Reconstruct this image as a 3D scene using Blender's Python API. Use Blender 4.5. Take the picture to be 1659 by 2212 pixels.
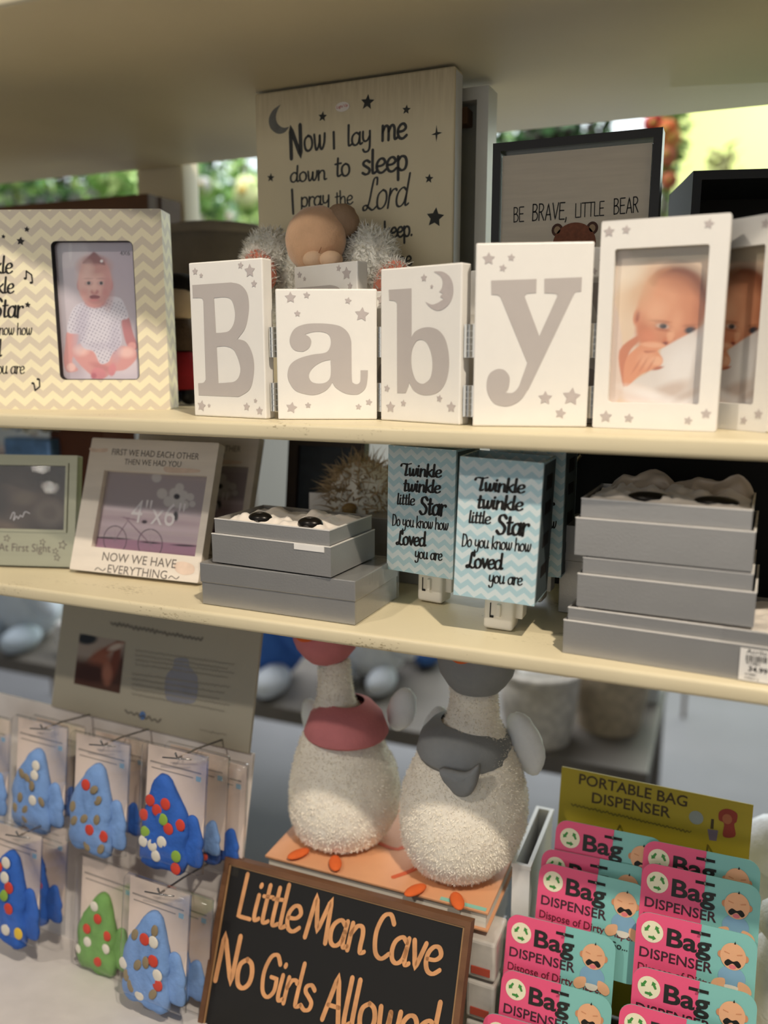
import bpy, bmesh, math, random
import numpy as np
from mathutils import Vector, Matrix, noise
from mathutils.geometry import tessellate_polygon
for o in list(bpy.data.objects): bpy.data.objects.remove(o)
random.seed(7); rng = np.random.default_rng(7)
SC = bpy.context.scene; COL = SC.collection
PI = math.pi

# ------------------------------------------------------------------ camera
F_PX, PITCH, YAW = 1800.0, math.radians(10.67), math.radians(22.5)
EYE = Vector((0, 0, 1.45))
FW = Vector((-math.sin(YAW)*math.cos(PITCH), math.cos(YAW)*math.cos(PITCH), -math.sin(PITCH)))
RT = Vector((math.cos(YAW), math.sin(YAW), 0)); UP = RT.cross(FW)
cd = bpy.data.cameras.new('camera'); cam = bpy.data.objects.new('camera', cd); COL.objects.link(cam)
cd.sensor_fit = 'VERTICAL'; cd.sensor_height = 36.0; cd.lens = F_PX/2212*36
cd.clip_start = 0.02; cd.clip_end = 60
cam.matrix_world = Matrix((( RT.x, UP.x, -FW.x, EYE.x), (RT.y, UP.y, -FW.y, EYE.y), (RT.z, UP.z, -FW.z, EYE.z), (0, 0, 0, 1)))
cd.dof.use_dof = True; cd.dof.focus_distance = 0.75; cd.dof.aperture_fstop = 2.6
SC.camera = cam

def ray(x, y): return FW + RT*((x-829.5)/F_PX) - UP*((y-1106)/F_PX)
def atz(x, y, z): r = ray(x, y); return EYE + r*((z-EYE.z)/r.z)
def aty(x, y, Y): r = ray(x, y); return EYE + r*(Y/r.y)
def proj(p):
    v = Vector(p)-EYE; d = v.dot(FW); return 829.5+F_PX*v.dot(RT)/d, 1106-F_PX*v.dot(UP)/d

# ------------------------------------------------------------------ world, lights, exposure
W = bpy.data.worlds.new('store_ambient'); SC.world = W; W.use_nodes = True
W.node_tree.nodes['Background'].inputs[0].default_value = (0.80, 0.88, 1.0, 1)
W.node_tree.nodes['Background'].inputs[1].default_value = 0.17
vs = SC.view_settings; vs.view_transform = 'Standard'; vs.look = 'None'; vs.exposure = 0.16; vs.gamma = 1.0; vs.use_curve_mapping = False
KEY_POS = (0.56, -0.28, 2.95)
def spot(name, loc, target, power, color, angle=60, radius=0.03, blend=0.5):
    l = bpy.data.lights.new(name, 'SPOT'); l.energy = power; l.color = color; l.spot_size = math.radians(angle); l.spot_blend = blend; l.shadow_soft_size = radius
    o = bpy.data.objects.new(name, l); COL.objects.link(o); o.location = loc
    o.rotation_euler = (Vector(target)-Vector(loc)).to_track_quat('-Z', 'Y').to_euler(); return o
def area(name, loc, target, power, color, sx, sy):
    l = bpy.data.lights.new(name, 'AREA'); l.energy = power; l.color = color; l.shape = 'RECTANGLE'; l.size = sx; l.size_y = sy
    o = bpy.data.objects.new(name, l); COL.objects.link(o); o.location = loc
    o.rotation_euler = (Vector(target)-Vector(loc)).to_track_quat('-Z', 'Y').to_euler(); return o
spot('key_spot', KEY_POS, (-0.28, 0.66, 1.25), 138, (1.0, 0.88, 0.72), 62)
spot('second_spot', (-1.15, -1.05, 3.05), (-0.66, 0.66, 1.40), 66, (1.0, 0.90, 0.77), 38, 0.04, 0.4)
area('front_fill', (-0.6, -2.4, 1.5), (-0.3, 0.7, 1.3), 13, (1.0, 0.96, 0.90), 3.0, 1.6)  # added fill from the camera side
area('rear_window_daylight', (0.2, 5.2, 2.6), (-0.3, 1.0, 1.2), 85, (0.80, 0.90, 1.0), 4.0, 2.0)
area('rear_overhead_fill', (-1.6, 3.0, 3.35), (-1.6, 3.0, 0), 120, (0.97, 0.98, 1.0), 3.0, 2.5)  # added fill above the plants to brighten the background, not a fixture

# ------------------------------------------------------------------ helpers
def lin(h):
    h = h.lstrip('#'); v = [int(h[i:i+2], 16)/255 for i in (0, 2, 4)]
    return tuple(x/12.92 if x <= .04045 else ((x+.055)/1.055)**2.4 for x in v)
MATS = {}
def mat(name, col='#cccccc', rough=.5, metal=0, var=.06, scale=40, bump=0, bscale=None, spec=.4, emit=0, coord='Object', stretch=None, sheen=0, trans=0):
    if name in MATS: return MATS[name]
    m = bpy.data.materials.new(name); m.use_nodes = True; nt = m.node_tree; b = nt.nodes['Principled BSDF']
    c = lin(col) if isinstance(col, str) else col
    b.inputs['Roughness'].default_value = rough; b.inputs['Metallic'].default_value = metal; b.inputs['Specular IOR Level'].default_value = spec
    if sheen: b.inputs['Sheen Weight'].default_value = sheen
    if trans: b.inputs['Transmission Weight'].default_value = trans
    tc = nt.nodes.new('ShaderNodeTexCoord'); src = tc.outputs[coord]
    if stretch:
        mp = nt.nodes.new('ShaderNodeMapping'); mp.inputs['Scale'].default_value = stretch; nt.links.new(src, mp.inputs[0]); src = mp.outputs[0]
    n = nt.nodes.new('ShaderNodeTexNoise'); n.inputs['Scale'].default_value = scale; n.inputs['Detail'].default_value = 4; nt.links.new(src, n.inputs['Vector'])
    mx = nt.nodes.new('ShaderNodeMix'); mx.data_type = 'RGBA'
    mx.inputs[6].default_value = (*[max(0, x*(1-var*2)) for x in c], 1); mx.inputs[7].default_value = (*[min(1, x*(1+var*2)) for x in c], 1)
    nt.links.new(n.outputs['Fac'], mx.inputs[0]); nt.links.new(mx.outputs[2], b.inputs['Base Color'])
    if emit:
        b.inputs['Emission Color'].default_value = (*c, 1); b.inputs['Emission Strength'].default_value = emit
    if bump:
        n2 = nt.nodes.new('ShaderNodeTexNoise'); n2.inputs['Scale'].default_value = bscale or scale*3; nt.links.new(src, n2.inputs['Vector'])
        bp = nt.nodes.new('ShaderNodeBump'); bp.inputs['Strength'].default_value = bump; bp.inputs['Distance'].default_value = .002
        nt.links.new(n2.outputs['Fac'], bp.inputs['Height']); nt.links.new(bp.outputs[0], b.inputs['Normal'])
    MATS[name] = m; return m
def mat_vcol(name, rough=.35, spec=.4):
    m = bpy.data.materials.new(name); m.use_nodes = True; b = m.node_tree.nodes['Principled BSDF']
    a = m.node_tree.nodes.new('ShaderNodeVertexColor'); a.layer_name = 'print'
    m.node_tree.links.new(a.outputs[0], b.inputs['Base Color']); b.inputs['Roughness'].default_value = rough; b.inputs['Specular IOR Level'].default_value = spec
    MATS[name] = m; return m
def mat_glass(name, refl=.08, tint=(1, 1, 1), rough=.02, bump=0):
    m = bpy.data.materials.new(name); m.use_nodes = True; nt = m.node_tree; nt.nodes.remove(nt.nodes['Principled BSDF'])
    out = nt.nodes['Material Output']; tr = nt.nodes.new('ShaderNodeBsdfTransparent'); gl = nt.nodes.new('ShaderNodeBsdfGlossy'); mx = nt.nodes.new('ShaderNodeMixShader')
    tr.inputs[0].default_value = (*tint, 1); gl.inputs['Roughness'].default_value = rough
    lw = nt.nodes.new('ShaderNodeLayerWeight'); pw = nt.nodes.new('ShaderNodeMath'); pw.operation = 'POWER'; pw.inputs[1].default_value = 4; ma = nt.nodes.new('ShaderNodeMath'); ma.operation = 'MULTIPLY_ADD'; ma.inputs[1].default_value = .6; ma.inputs[2].default_value = refl*.32
    nt.links.new(lw.outputs['Facing'], pw.inputs[0]); nt.links.new(pw.outputs[0], ma.inputs[0]); nt.links.new(ma.outputs[0], mx.inputs[0]); nt.links.new(tr.outputs[0], mx.inputs[1]); nt.links.new(gl.outputs[0], mx.inputs[2]); nt.links.new(mx.outputs[0], out.inputs[0])
    if bump:
        n2 = nt.nodes.new('ShaderNodeTexNoise'); n2.inputs['Scale'].default_value = 45; bp = nt.nodes.new('ShaderNodeBump'); bp.inputs['Strength'].default_value = bump; bp.inputs['Distance'].default_value = .01
        tc = nt.nodes.new('ShaderNodeTexCoord'); nt.links.new(tc.outputs['Object'], n2.inputs[0]); nt.links.new(n2.outputs[0], bp.inputs['Height']); nt.links.new(bp.outputs[0], gl.inputs['Normal']); nt.links.new(bp.outputs[0], lw.inputs['Normal'])
    MATS[name] = m; return m
def mat_chevron(name, ca, cb, period, amp, stripe, rough=.55):
    m = bpy.data.materials.new(name); m.use_nodes = True; nt = m.node_tree; b = nt.nodes['Principled BSDF']; b.inputs['Roughness'].default_value = rough
    tc = nt.nodes.new('ShaderNodeTexCoord'); sp = nt.nodes.new('ShaderNodeSeparateXYZ'); nt.links.new(tc.outputs['Object'], sp.inputs[0])
    def M(op, a, bb=None):
        n = nt.nodes.new('ShaderNodeMath'); n.operation = op
        for i, v in enumerate((a, bb)):
            if v is None: continue
            if isinstance(v, (int, float)): n.inputs[i].default_value = v
            else: nt.links.new(v, n.inputs[i])
        return n.outputs[0]
    u = M('ADD', sp.outputs[0], sp.outputs[1]); t = M('PINGPONG', u, period/2)
    z = M('ADD', sp.outputs[2], M('MULTIPLY', t, amp/(period/2)))
    fr = M('FRACT', M('DIVIDE', M('ADD', z, 10.0), stripe))
    st = M('GREATER_THAN', fr, .5)
    mx = nt.nodes.new('ShaderNodeMix'); mx.data_type = 'RGBA'; mx.inputs[6].default_value = (*lin(ca), 1); mx.inputs[7].default_value = (*lin(cb), 1)
    nt.links.new(st, mx.inputs[0]); nt.links.new(mx.outputs[2], b.inputs['Base Color'])
    MATS[name] = m; return m

class MB:
    def __init__(s): s.v = []; s.f = []
    def add(s, v, f):
        k = len(s.v); s.v += [tuple(p) for p in v]; s.f += [tuple(i+k for i in q) for q in f]; return s
    def bm(s, b):
        b.verts.index_update(); s.add([v.co[:] for v in b.verts], [[v.index for v in f.verts] for f in b.faces]); b.free(); return s
    def box(s, x0, x1, y0, y1, z0, z1, bev=0, seg=2):
        b = bmesh.new(); r = bmesh.ops.create_cube(b, size=1)
        for v in b.verts: v.co = Vector(((x0+x1)/2+v.co.x*(x1-x0), (y0+y1)/2+v.co.y*(y1-y0), (z0+z1)/2+v.co.z*(z1-z0)))
        if bev: bmesh.ops.bevel(b, geom=b.edges[:], offset=bev, segments=seg, profile=.5, affect='EDGES')
        return s.bm(b)
    def ell(s, c, r, rot=None, nu=20, nv=12, disp=0, dscale=8, seed=0):
        R = rot or Matrix.Identity(3); v = []; f = []
        for j in range(nv+1):
            th = PI*j/nv
            for i in range(nu):
                a = 2*PI*i/nu; d = Vector((math.sin(th)*math.cos(a), math.sin(th)*math.sin(a), math.cos(th)))
                k = 1+disp*noise.noise(d*dscale/3+Vector((seed, seed*1.7, 0))) if disp else 1
                v.append(Vector(c)+R@Vector((d.x*r[0]*k, d.y*r[1]*k, d.z*r[2]*k)))
        for j in range(nv):
            for i in range(nu): f.append((j*nu+i, (j+1)*nu+i, (j+1)*nu+(i+1) % nu, j*nu+(i+1) % nu))
        return s.add(v, f)
    def tube(s, pts, r, n=8, cap=True):
        pts = [Vector(p) for p in pts]; rr = r if isinstance(r, (list, tuple)) else [r]*len(pts); v = []; f = []
        ref = Vector((0, 0, 1))
        for i, p in enumerate(pts):
            t = (pts[min(i+1, len(pts)-1)]-pts[max(i-1, 0)]).normalized()
            a = t.cross(ref if abs(t.z) < .95 else Vector((1, 0, 0))).normalized(); b = t.cross(a)
            for k in range(n): th = 2*PI*k/n; v.append(p+(a*math.cos(th)+b*math.sin(th))*rr[i])
        for i in range(len(pts)-1):
            for k in range(n): f.append((i*n+k, i*n+(k+1) % n, (i+1)*n+(k+1) % n, (i+1)*n+k))
        if cap: f.append(tuple(range(n))[::-1]); f.append(tuple(range((len(pts)-1)*n, len(pts)*n)))
        return s.add(v, f)
    def lathe(s, prof, c=(0, 0, 0), n=24):
        v = []; f = []
        for r, z in prof:
            for k in range(n): th = 2*PI*k/n; v.append((c[0]+r*math.cos(th), c[1]+r*math.sin(th), c[2]+z))
        for i in range(len(prof)-1):
            for k in range(n): f.append((i*n+k, i*n+(k+1) % n, (i+1)*n+(k+1) % n, (i+1)*n+k))
        return s.add(v, f)
    def flat(s, loops, y=0):             # filled polygon(s) with holes in the local x-z plane, facing -y
        pl = [[Vector((a, b, 0)) for a, b in L] for L in loops]; tr = tessellate_polygon(pl)
        P = [p for L in loops for p in L]; fs = []
        for t in tr:
            a, b, c = [P[i] for i in t]; ar = (b[0]-a[0])*(c[1]-a[1])-(b[1]-a[1])*(c[0]-a[0])
            fs.append(t if ar > 0 else t[::-1])
        return s.add([(p[0], y, p[1]) for p in P], fs)
    def prism(s, loops, y0, y1):         # the same, extruded from y0 (front) to y1 (back)
        s.flat(loops, y0); k = len(s.v); m = MB().flat(loops, y1); s.add(m.v, [t[::-1] for t in m.f])
        for L in loops:
            n = len(L); s.add([(p[0], y0, p[1]) for p in L]+[(p[0], y1, p[1]) for p in L], [(i, i+n, (i+1) % n+n, (i+1) % n) for i in range(n)])
        return s
    def obj(s, name, m, parent=None, smooth=False, kind=None, link=True):
        me = bpy.data.meshes.new(name); me.from_pydata(s.v, [], s.f); me.update()
        if m: me.materials.append(m)
        if smooth: me.polygons.foreach_set('use_smooth', [True]*len(me.polygons))
        o = bpy.data.objects.new(name, me); COL.objects.link(o)
        if parent is not None: o.parent = parent
        if kind: o['kind'] = kind
        return o
def tag(o, label=None, cat=None, group=None, kind=None):
    for k, v in (('label', label), ('category', cat), ('group', group), ('kind', kind)):
        if v: o[k] = v
    return o
class Fr:
    """a local frame: x along the front face, y into the depth, z up the face"""
    def __init__(s, o, ang=0, lean=0, roll=0):
        s.M = Matrix.Translation(Vector(o)) @ Matrix.Rotation(math.radians(ang), 4, 'Z') @ Matrix.Rotation(-math.radians(lean), 4, 'X') @ Matrix.Rotation(math.radians(roll), 4, 'Y')
        s.I = s.M.inverted()
    def px(s, x, y, d=0):
        o = s.I @ EYE; r = s.I.to_3x3() @ ray(x, y); t = (d-o.y)/r.y; p = o+r*t; return (p.x, p.z)
    def pts(s, L, sc=1, ox=0, oy=0, d=0): return [s.px(x/sc+ox, y/sc+oy, d) for x, y in L]
    def w(s, p): return s.M @ Vector(p)
def thing(name, label, cat, fr, group=None):
    o = bpy.data.objects.new(name, None); COL.objects.link(o); o.empty_display_size = .02
    o.matrix_basis = fr.M if isinstance(fr, Fr) else Matrix.Translation(Vector(fr)); return tag(o, label, cat, group)
def children(o): return [c for c in bpy.data.objects if c.parent == o]
def copy_tree(o, parent=None):
    c = o.copy(); COL.objects.link(c); c.parent = parent
    for ch in children(o): copy_tree(ch, c)
    return c
def rr(x0, x1, z0, z1, r, n=5):
    out = []
    for cx, cz, a0 in ((x1-r, z1-r, 0), (x0+r, z1-r, 90), (x0+r, z0+r, 180), (x1-r, z0+r, 270)):
        for i in range(n+1): a = math.radians(a0+90*i/n); out.append((cx+r*math.cos(a), cz+r*math.sin(a)))
    return out
def rect(x0, x1, z0, z1): return [(x0, z0), (x1, z0), (x1, z1), (x0, z1)]
def star_loop(cx, cz, r, rot=0, k=.5): return [(cx+(r if i % 2 == 0 else r*k)*math.sin(rot+PI*i/5), cz+(r if i % 2 == 0 else r*k)*math.cos(rot+PI*i/5)) for i in range(10)]
def disc_loop(cx, cz, rx, rz=None, n=20): return [(cx+rx*math.cos(2*PI*i/n), cz+(rz or rx)*math.sin(2*PI*i/n)) for i in range(n)]
def crom(P, closed=False, n=5):
    """Catmull-Rom through P; a point given twice, or with a third value, is a corner"""
    N = len(P); out = []
    def g(i): return P[i % N] if closed else P[min(max(i, 0), N-1)]
    for i in range(N if closed else N-1):
        p0, p1, p2, p3 = g(i-1), g(i), g(i+1), g(i+2)
        if len(p1) > 2: p0 = p1
        if len(p2) > 2: p3 = p2
        for j in range(n):
            t = j/n
            out.append(tuple(.5*((2*p1[k])+(-p0[k]+p2[k])*t+(2*p0[k]-5*p1[k]+4*p2[k]-p3[k])*t*t+(-p0[k]+3*p1[k]-3*p2[k]+p3[k])*t**3) for k in (0, 1)))
    if not closed: out.append(tuple(P[-1][:2]))
    return out
def parse(s, sc=1, ox=0, oy=0):
    """'x,y x,y! ...' to points; ! marks a corner"""
    out = []
    for t in s.split():
        c = t.endswith('!'); a, b = t.rstrip('!').split(','); p = (float(a)/sc+ox, float(b)/sc+oy); out.append(p+(1,) if c else p)
    return out
# --- a hand-drawn stroke alphabet (baseline 0, x-height 10, ascender 17)
GL = {
'a': ('7,8.5 4.5,10 1.5,8 .5,4.5 1.5,1 4,0 6.5,2 7.5,6|7.8,10 7.5,3 8.3,.3 10,1.2', 9.6), 'd': ('7,8.5 4.5,10 1.5,8 .5,4.5 1.5,1 4,0 6.5,2 7.5,6|7.8,17 7.5,3 8.3,.3 10,1.2', 9.8),
'e': ('1,4.8 5,5.2 7.2,7.3 5.8,9.8 3.2,9.7 1,7 .7,3.5 2.2,.6 5,0 8,2', 8.2), 'h': ('1,17 1,0|1,6 3.5,9.5 6,9.6 7,7 7,2.5 7.6,.2 9.5,1', 9.2),
'i': ('1.5,10 1.3,2.5 2.2,.2 4.2,1.2|1.6,13.8 1.8,14.4', 4.2), 'k': ('1,17 1,0|7,9.8 4,7 1.2,5.2|2.5,6 5,2 7.8,.2', 8.3), 'l': ('1.5,17 1.3,2.5 2.2,.2 4.2,1.2', 4),
'm': ('1,10 1,0|1,6 3,9.5 5,9.6 6,7 6,0|6,6 8,9.5 10,9.6 11,7 11,2.5 11.6,.2 13.5,1', 13.2), 'n': ('1,10 1,0|1,6 3.5,9.5 6,9.6 7,7 7,2.5 7.6,.2 9.5,1', 9.2),
'o': ('4,10 1.2,8 .6,4.5 1.8,.9 4.5,0 7,2 7.6,5.5 6.4,8.8 4,10', 8.6), 'p': ('1,10 1,-6.5|1,7 3.5,9.8 6.5,9 7.5,5 6.3,1 3.5,0 1,2', 8.8), 'r': ('1,10 1,0|1,6 2.8,9.2 5,9.8 6,9', 6.2),
's': ('6.2,8.6 4,10 1.6,9 1.5,7 4,5.2 6,3.4 5.5,.9 3,0 .6,1.3', 7.2), 't': ('2.5,15 2.2,2.5 3.2,.2 5.5,1.2|0,10.3 5.5,10.8', 5.6), 'u': ('1,10 1,3 2.5,.2 5,.5 7,4|7.2,10 7,2.5 7.8,.2 9.5,1.2', 9.2),
'v': ('1,10 3.8,0! 7,10', 7.8), 'w': ('1,10 2,1.5 3.5,.2 5.5,4 6,9|6,9 6.3,1.8 8,.2 10,4 10.5,10', 11.4), 'y': ('1,10 1,4.5 2.5,2.2 5,2.8 7,6|7.2,10 7,-2 5.5,-6 2.5,-6.5 1,-4.5', 8.8),
'A': ('1,0 5,17! 9,0|2.5,5.5 8,5.5', 10.2), 'B': ('1,17 1,0|1,17 5.5,16.5 7,13.5 5,10 1.3,9! 5.5,8.7 8,5 6,.8 1,0', 9.2), 'C': ('9,14 6.5,17 3,15.5 1,9 2.5,2 6,0 9.5,2.5', 10.2),
'D': ('1,17 1,0|1,17 6,16 9,9 6.5,1.5 1,0', 10.2), 'E': ('8,17 1,17! 1,0! 8,0|1,9 7,9', 9.2), 'F': ('8,17 1,17! 1,0|1,9 7,9', 8.8), 'G': ('9,14 6.5,17 3,15.5 1,9 2.5,2 6,0 9,3 9,8! 5.5,8', 10.6), 'I': ('1,17 1,0', 3),
'L': ('1,17 1,0! 8,0', 8.6), 'M': ('1,0 2.5,17! 6.5,3! 10.5,17! 12,0', 13.2), 'N': ('1,0 1,17! 9,0! 9,17', 10.8), 'R': ('1,17 1,0|1,17 5.5,16.5 7.2,13 5,9.3 1.2,8.5|3.5,8.7 8,0', 9.2),
'S': ('8.5,14.5 6,17 2.5,16 2,12 5.5,9 8,5.5 6.5,1 3,0 .3,2.5', 9.6), 'T': ('0,17 10,17|5,17 5,0', 10), 'V': ('1,17 5,0! 9,17', 10), ',': ('1.5,1.5 1,-1.5 .2,-3', 3.5), '.': ('1,.6 1.4,1', 3.5), ' ': ('', 5.5),
'1': ('-2.6,13.6 -1.4,16.2 2,16.6 6,15.9 11.5,17.2|5.6,16 5,6 4.6,1.2 6,.2 8,1.6', 9),     # a brush T
'2': ('7.5,13.5 7,16.8 4.8,16.6 4,12 3.4,5 2,.6 -.2,.2 -.8,1.9 1.2,2.7 4,1 6.8,-.2 9.5,1.6', 8.8),     # a looped L
}
def ribbon(mb, P, w, contrast, y, tf, cap=5):
    n = len(P); L = []; R = []
    for i in range(n):
        a = P[max(i-1, 0)]; b = P[min(i+1, n-1)]; dx, dy = b[0]-a[0], b[1]-a[1]; l = math.hypot(dx, dy) or 1; dx /= l; dy /= l
        h = w/2*(1-contrast+contrast*abs(dy*.97-dx*.24)); L.append((P[i][0]-dy*h, P[i][1]+dx*h)); R.append((P[i][0]+dy*h, P[i][1]-dx*h))
    V = []
    for q in L+R: a, b = tf(*q); V.append((a, y, b))
    mb.add(V, [(i+n, i+1+n, i+1, i) for i in range(n-1)])
    for i, sgn in ((0, -1), (n-1, 1)):
        a = P[max(i-1, 0)]; b = P[min(i+1, n-1)]; th = math.atan2(b[1]-a[1], b[0]-a[0]); h = math.dist(L[i], R[i])/2
        pts = [P[i]]+[(P[i][0]+h*math.cos(th+sgn*0+(-PI/2+PI*k/cap)+(PI if sgn < 0 else 0)), P[i][1]+h*math.sin(th+(-PI/2+PI*k/cap)+(PI if sgn < 0 else 0))) for k in range(cap+1)]
        V = []
        for q in pts: a_, b_ = tf(*q); V.append((a_, y, b_))
        mb.add(V, [(0, k, k+1) for k in range(1, cap+1)])
def lettering(mb, text, p0, p1, aspect=1, w=2, contrast=.4, slant=0, y=-.0004, track=0, bounce=0):
    """text in the drawn alphabet on the baseline p0-p1 (local x, z)"""
    A = sum(GL[c][1]+track for c in text); dx, dz = p1[0]-p0[0], p1[1]-p0[1]; L = math.hypot(dx, dz); s = L/A; ux, uz = dx/L, dz/L; x = 0
    for c in text:
        st, adv = GL[c]; bo = random.uniform(-bounce, bounce)
        for part_ in st.split('|'):
            if not part_: continue
            P = crom(parse(part_), n=5)
            def tf(a, b, x=x, bo=bo):
                X = (x+a+b*slant)*s; Z = (b+bo)*s*aspect; return (p0[0]+X*ux-Z*uz, p0[1]+X*uz+Z*ux)
            ribbon(mb, P, w, contrast, y, tf)
        x += adv+track
    return mb
_tc = {}
def sans(mb, text, p0, p1, height=None, bold=0, y=-.0004, aspect=1):
    """text in the built-in sans on the baseline p0-p1 (local x, z)"""
    key = (text, bold)
    if key not in _tc:
        cu = bpy.data.curves.new('t', 'FONT'); cu.body = text; cu.size = 1; cu.offset = bold; cu.resolution_u = 3; o = bpy.data.objects.new('t', cu)
        me = bpy.data.meshes.new_from_object(o); v = [tuple(q.co) for q in me.vertices]; f = [tuple(p.vertices) for p in me.polygons]
        bpy.data.objects.remove(o); bpy.data.meshes.remove(me); _tc[key] = (v, f)
    v, f = _tc[key]; x0 = min(q[0] for q in v); x1 = max(q[0] for q in v)
    dx, dz = p1[0]-p0[0], p1[1]-p0[1]; L = math.hypot(dx, dz); s = L/(x1-x0); ux, uz = dx/L, dz/L
    out = []
    for q in v: X = (q[0]-x0)*s; Z = q[1]*s*aspect; out.append((p0[0]+X*ux-Z*uz, y, p0[1]+X*uz+Z*ux))
    return mb.add(out, f)
class Pic:
    """a flat colour print: a fine grid on a panel whose colours are worked out from soft shapes (shape coordinates in the print's own units)"""
    def __init__(s, fr, x0, x1, z0, z1, nx, nz, y, sc=1, ox=0, oy=0, warp=None):
        s.x = np.linspace(x0, x1, nx); s.z = np.linspace(z0, z1, nz); s.nx, s.nz, s.y = nx, nz, y
        X, Z = np.meshgrid(s.x, s.z); M = np.array(fr.M); P = np.stack([X, np.full_like(X, y), Z, np.ones_like(X)], -1) @ M.T
        d = P[..., :3]-np.array(EYE); dd = d @ np.array(FW)
        s.U = (829.5+F_PX*(d @ np.array(RT))/dd-ox)*sc; s.V = (1106-F_PX*(d @ np.array(UP))/dd-oy)*sc
        s.c = np.zeros(X.shape+(3,)); s.X, s.Z = X, Z
    def fill(s, col): s.c[:] = lin(col)
    def mixm(s, m, col): s.c = s.c*(1-m[..., None])+np.array(lin(col))*m[..., None]
    def ell(s, cx, cy, rx, ry, col, f=.25, rot=0, a=1):
        t = math.radians(rot); dx, dy = s.U-cx, s.V-cy; u = (dx*math.cos(t)+dy*math.sin(t))/rx; v = (-dx*math.sin(t)+dy*math.cos(t))/ry
        s.mixm(np.clip((1-np.hypot(u, v))/f+.5, 0, 1)*a, col)
    def poly(s, P, col, f=6, a=1, sm=True):
        if isinstance(P, str): P = parse(P)
        if sm: P = crom(P, True, 4)
        P = np.array([p[:2] for p in P]); D = np.full(s.U.shape, 1e9); ins = np.zeros(s.U.shape, bool); n = len(P)
        for i in range(n):
            a0, b0 = P[i], P[(i+1) % n]; e = b0-a0; wu, wv = s.U-a0[0], s.V-a0[1]
            t = np.clip((wu*e[0]+wv*e[1])/max(e@e, 1e-9), 0, 1); D = np.minimum(D, np.hypot(wu-t*e[0], wv-t*e[1]))
            if e[1] != 0: ins ^= ((a0[1] > s.V) != (b0[1] > s.V)) & (s.U < e[0]*(s.V-a0[1])/e[1]+a0[0])
        s.mixm(np.clip(np.where(ins, D, -D)/f+.5, 0, 1)*a, col)
    def obj(s, name, m, parent):
        nx, nz = s.nx, s.nz; V = np.stack([s.X, np.full_like(s.X, s.y), s.Z], -1).reshape(-1, 3)
        i = np.arange(nx*nz).reshape(nz, nx); Fc = np.stack([i[:-1, :-1], i[:-1, 1:], i[1:, 1:], i[1:, :-1]], -1).reshape(-1, 4)
        me = bpy.data.meshes.new(name); me.from_pydata(V.tolist(), [], Fc.tolist()); me.materials.append(m)
        at = me.color_attributes.new('print', 'FLOAT_COLOR', 'POINT'); cc = np.ones((nx*nz, 4), np.float32); cc[:, :3] = np.clip(s.c.reshape(-1, 3), 0, 1); at.data.foreach_set('color', cc.ravel())
        o = bpy.data.objects.new(name, me); COL.objects.link(o); o.parent = parent; return o
def fur(pts_normals, length, width, col_m, name, parent, droop=.3, seg=2, jitter=.6):
    mb = MB(); V = []; Fs = []
    for p, n in pts_normals:
        n = (n+Vector((random.gauss(0, jitter), random.gauss(0, jitter), random.gauss(0, jitter)))).normalized(); l = length*random.uniform(.6, 1.2)
        s_ = n.cross(Vector((random.random()-.5, random.random()-.5, random.random()-.5))).normalized()*width; k = len(V); q = p.copy(); d = n.copy()
        for j in range(seg+1):
            ww = s_*(1-j/(seg+.3)); V += [q-ww, q+ww]; q = q+d*(l/seg); d = (d+Vector((0, 0, -droop/seg))+Vector((random.gauss(0, .15), random.gauss(0, .15), random.gauss(0, .15)))).normalized()
        for j in range(seg): Fs.append((k+2*j, k+2*j+1, k+2*j+3, k+2*j+2))
    mb.add(V, Fs); return mb.obj(name, col_m, parent, smooth=True, kind='stuff')
def surf_samples(o, n, cond=None):
    me = o.data; me.calc_loop_triangles(); tr = [(me.vertices[t.vertices[0]].co, me.vertices[t.vertices[1]].co, me.vertices[t.vertices[2]].co, t.normal.copy(), t.area) for t in me.loop_triangles]
    w = np.array([t[4] for t in tr]); idx = rng.choice(len(tr), n, p=w/w.sum()); out = []
    for i in idx:
        a, b, c, nn, _ = tr[i]; r1, r2 = random.random(), random.random()
        if r1+r2 > 1: r1, r2 = 1-r1, 1-r2
        p = a+(b-a)*r1+(c-a)*r2
        if cond is None or cond(p): out.append((p, nn))
    return out

# ------------------------------------------------------------------ common materials
def mat_painted(name, col, dark):
    m = mat(name, col, .38, 0, .05, 9, .12, 60, .35); nt = m.node_tree; b = nt.nodes['Principled BSDF']
    base = b.inputs['Base Color'].links[0].from_socket
    tc = nt.nodes.new('ShaderNodeTexCoord'); mp = nt.nodes.new('ShaderNodeMapping'); mp.inputs['Scale'].default_value = (1, 2.2, 2.2); nt.links.new(tc.outputs['Object'], mp.inputs[0])
    n1 = nt.nodes.new('ShaderNodeTexNoise'); n1.inputs['Scale'].default_value = 260; n1.inputs['Detail'].default_value = 3; nt.links.new(mp.outputs[0], n1.inputs[0])
    n2 = nt.nodes.new('ShaderNodeTexNoise'); n2.inputs['Scale'].default_value = 14; nt.links.new(mp.outputs[0], n2.inputs[0])
    ad = nt.nodes.new('ShaderNodeMath'); ad.operation = 'ADD'; nt.links.new(n1.outputs[0], ad.inputs[0]); nt.links.new(n2.outputs[0], ad.inputs[1])
    rp = nt.nodes.new('ShaderNodeMapRange'); rp.inputs[1].default_value = 1.2; rp.inputs[2].default_value = 1.36; rp.inputs[4].default_value = .75; nt.links.new(ad.outputs[0], rp.inputs[0])
    mx = nt.nodes.new('ShaderNodeMix'); mx.data_type = 'RGBA'; nt.links.new(rp.outputs[0], mx.inputs[0]); nt.links.new(base, mx.inputs[6]); mx.inputs[7].default_value = (*lin(dark), 1)
    nt.links.new(mx.outputs[2], b.inputs['Base Color']); return m
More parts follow.
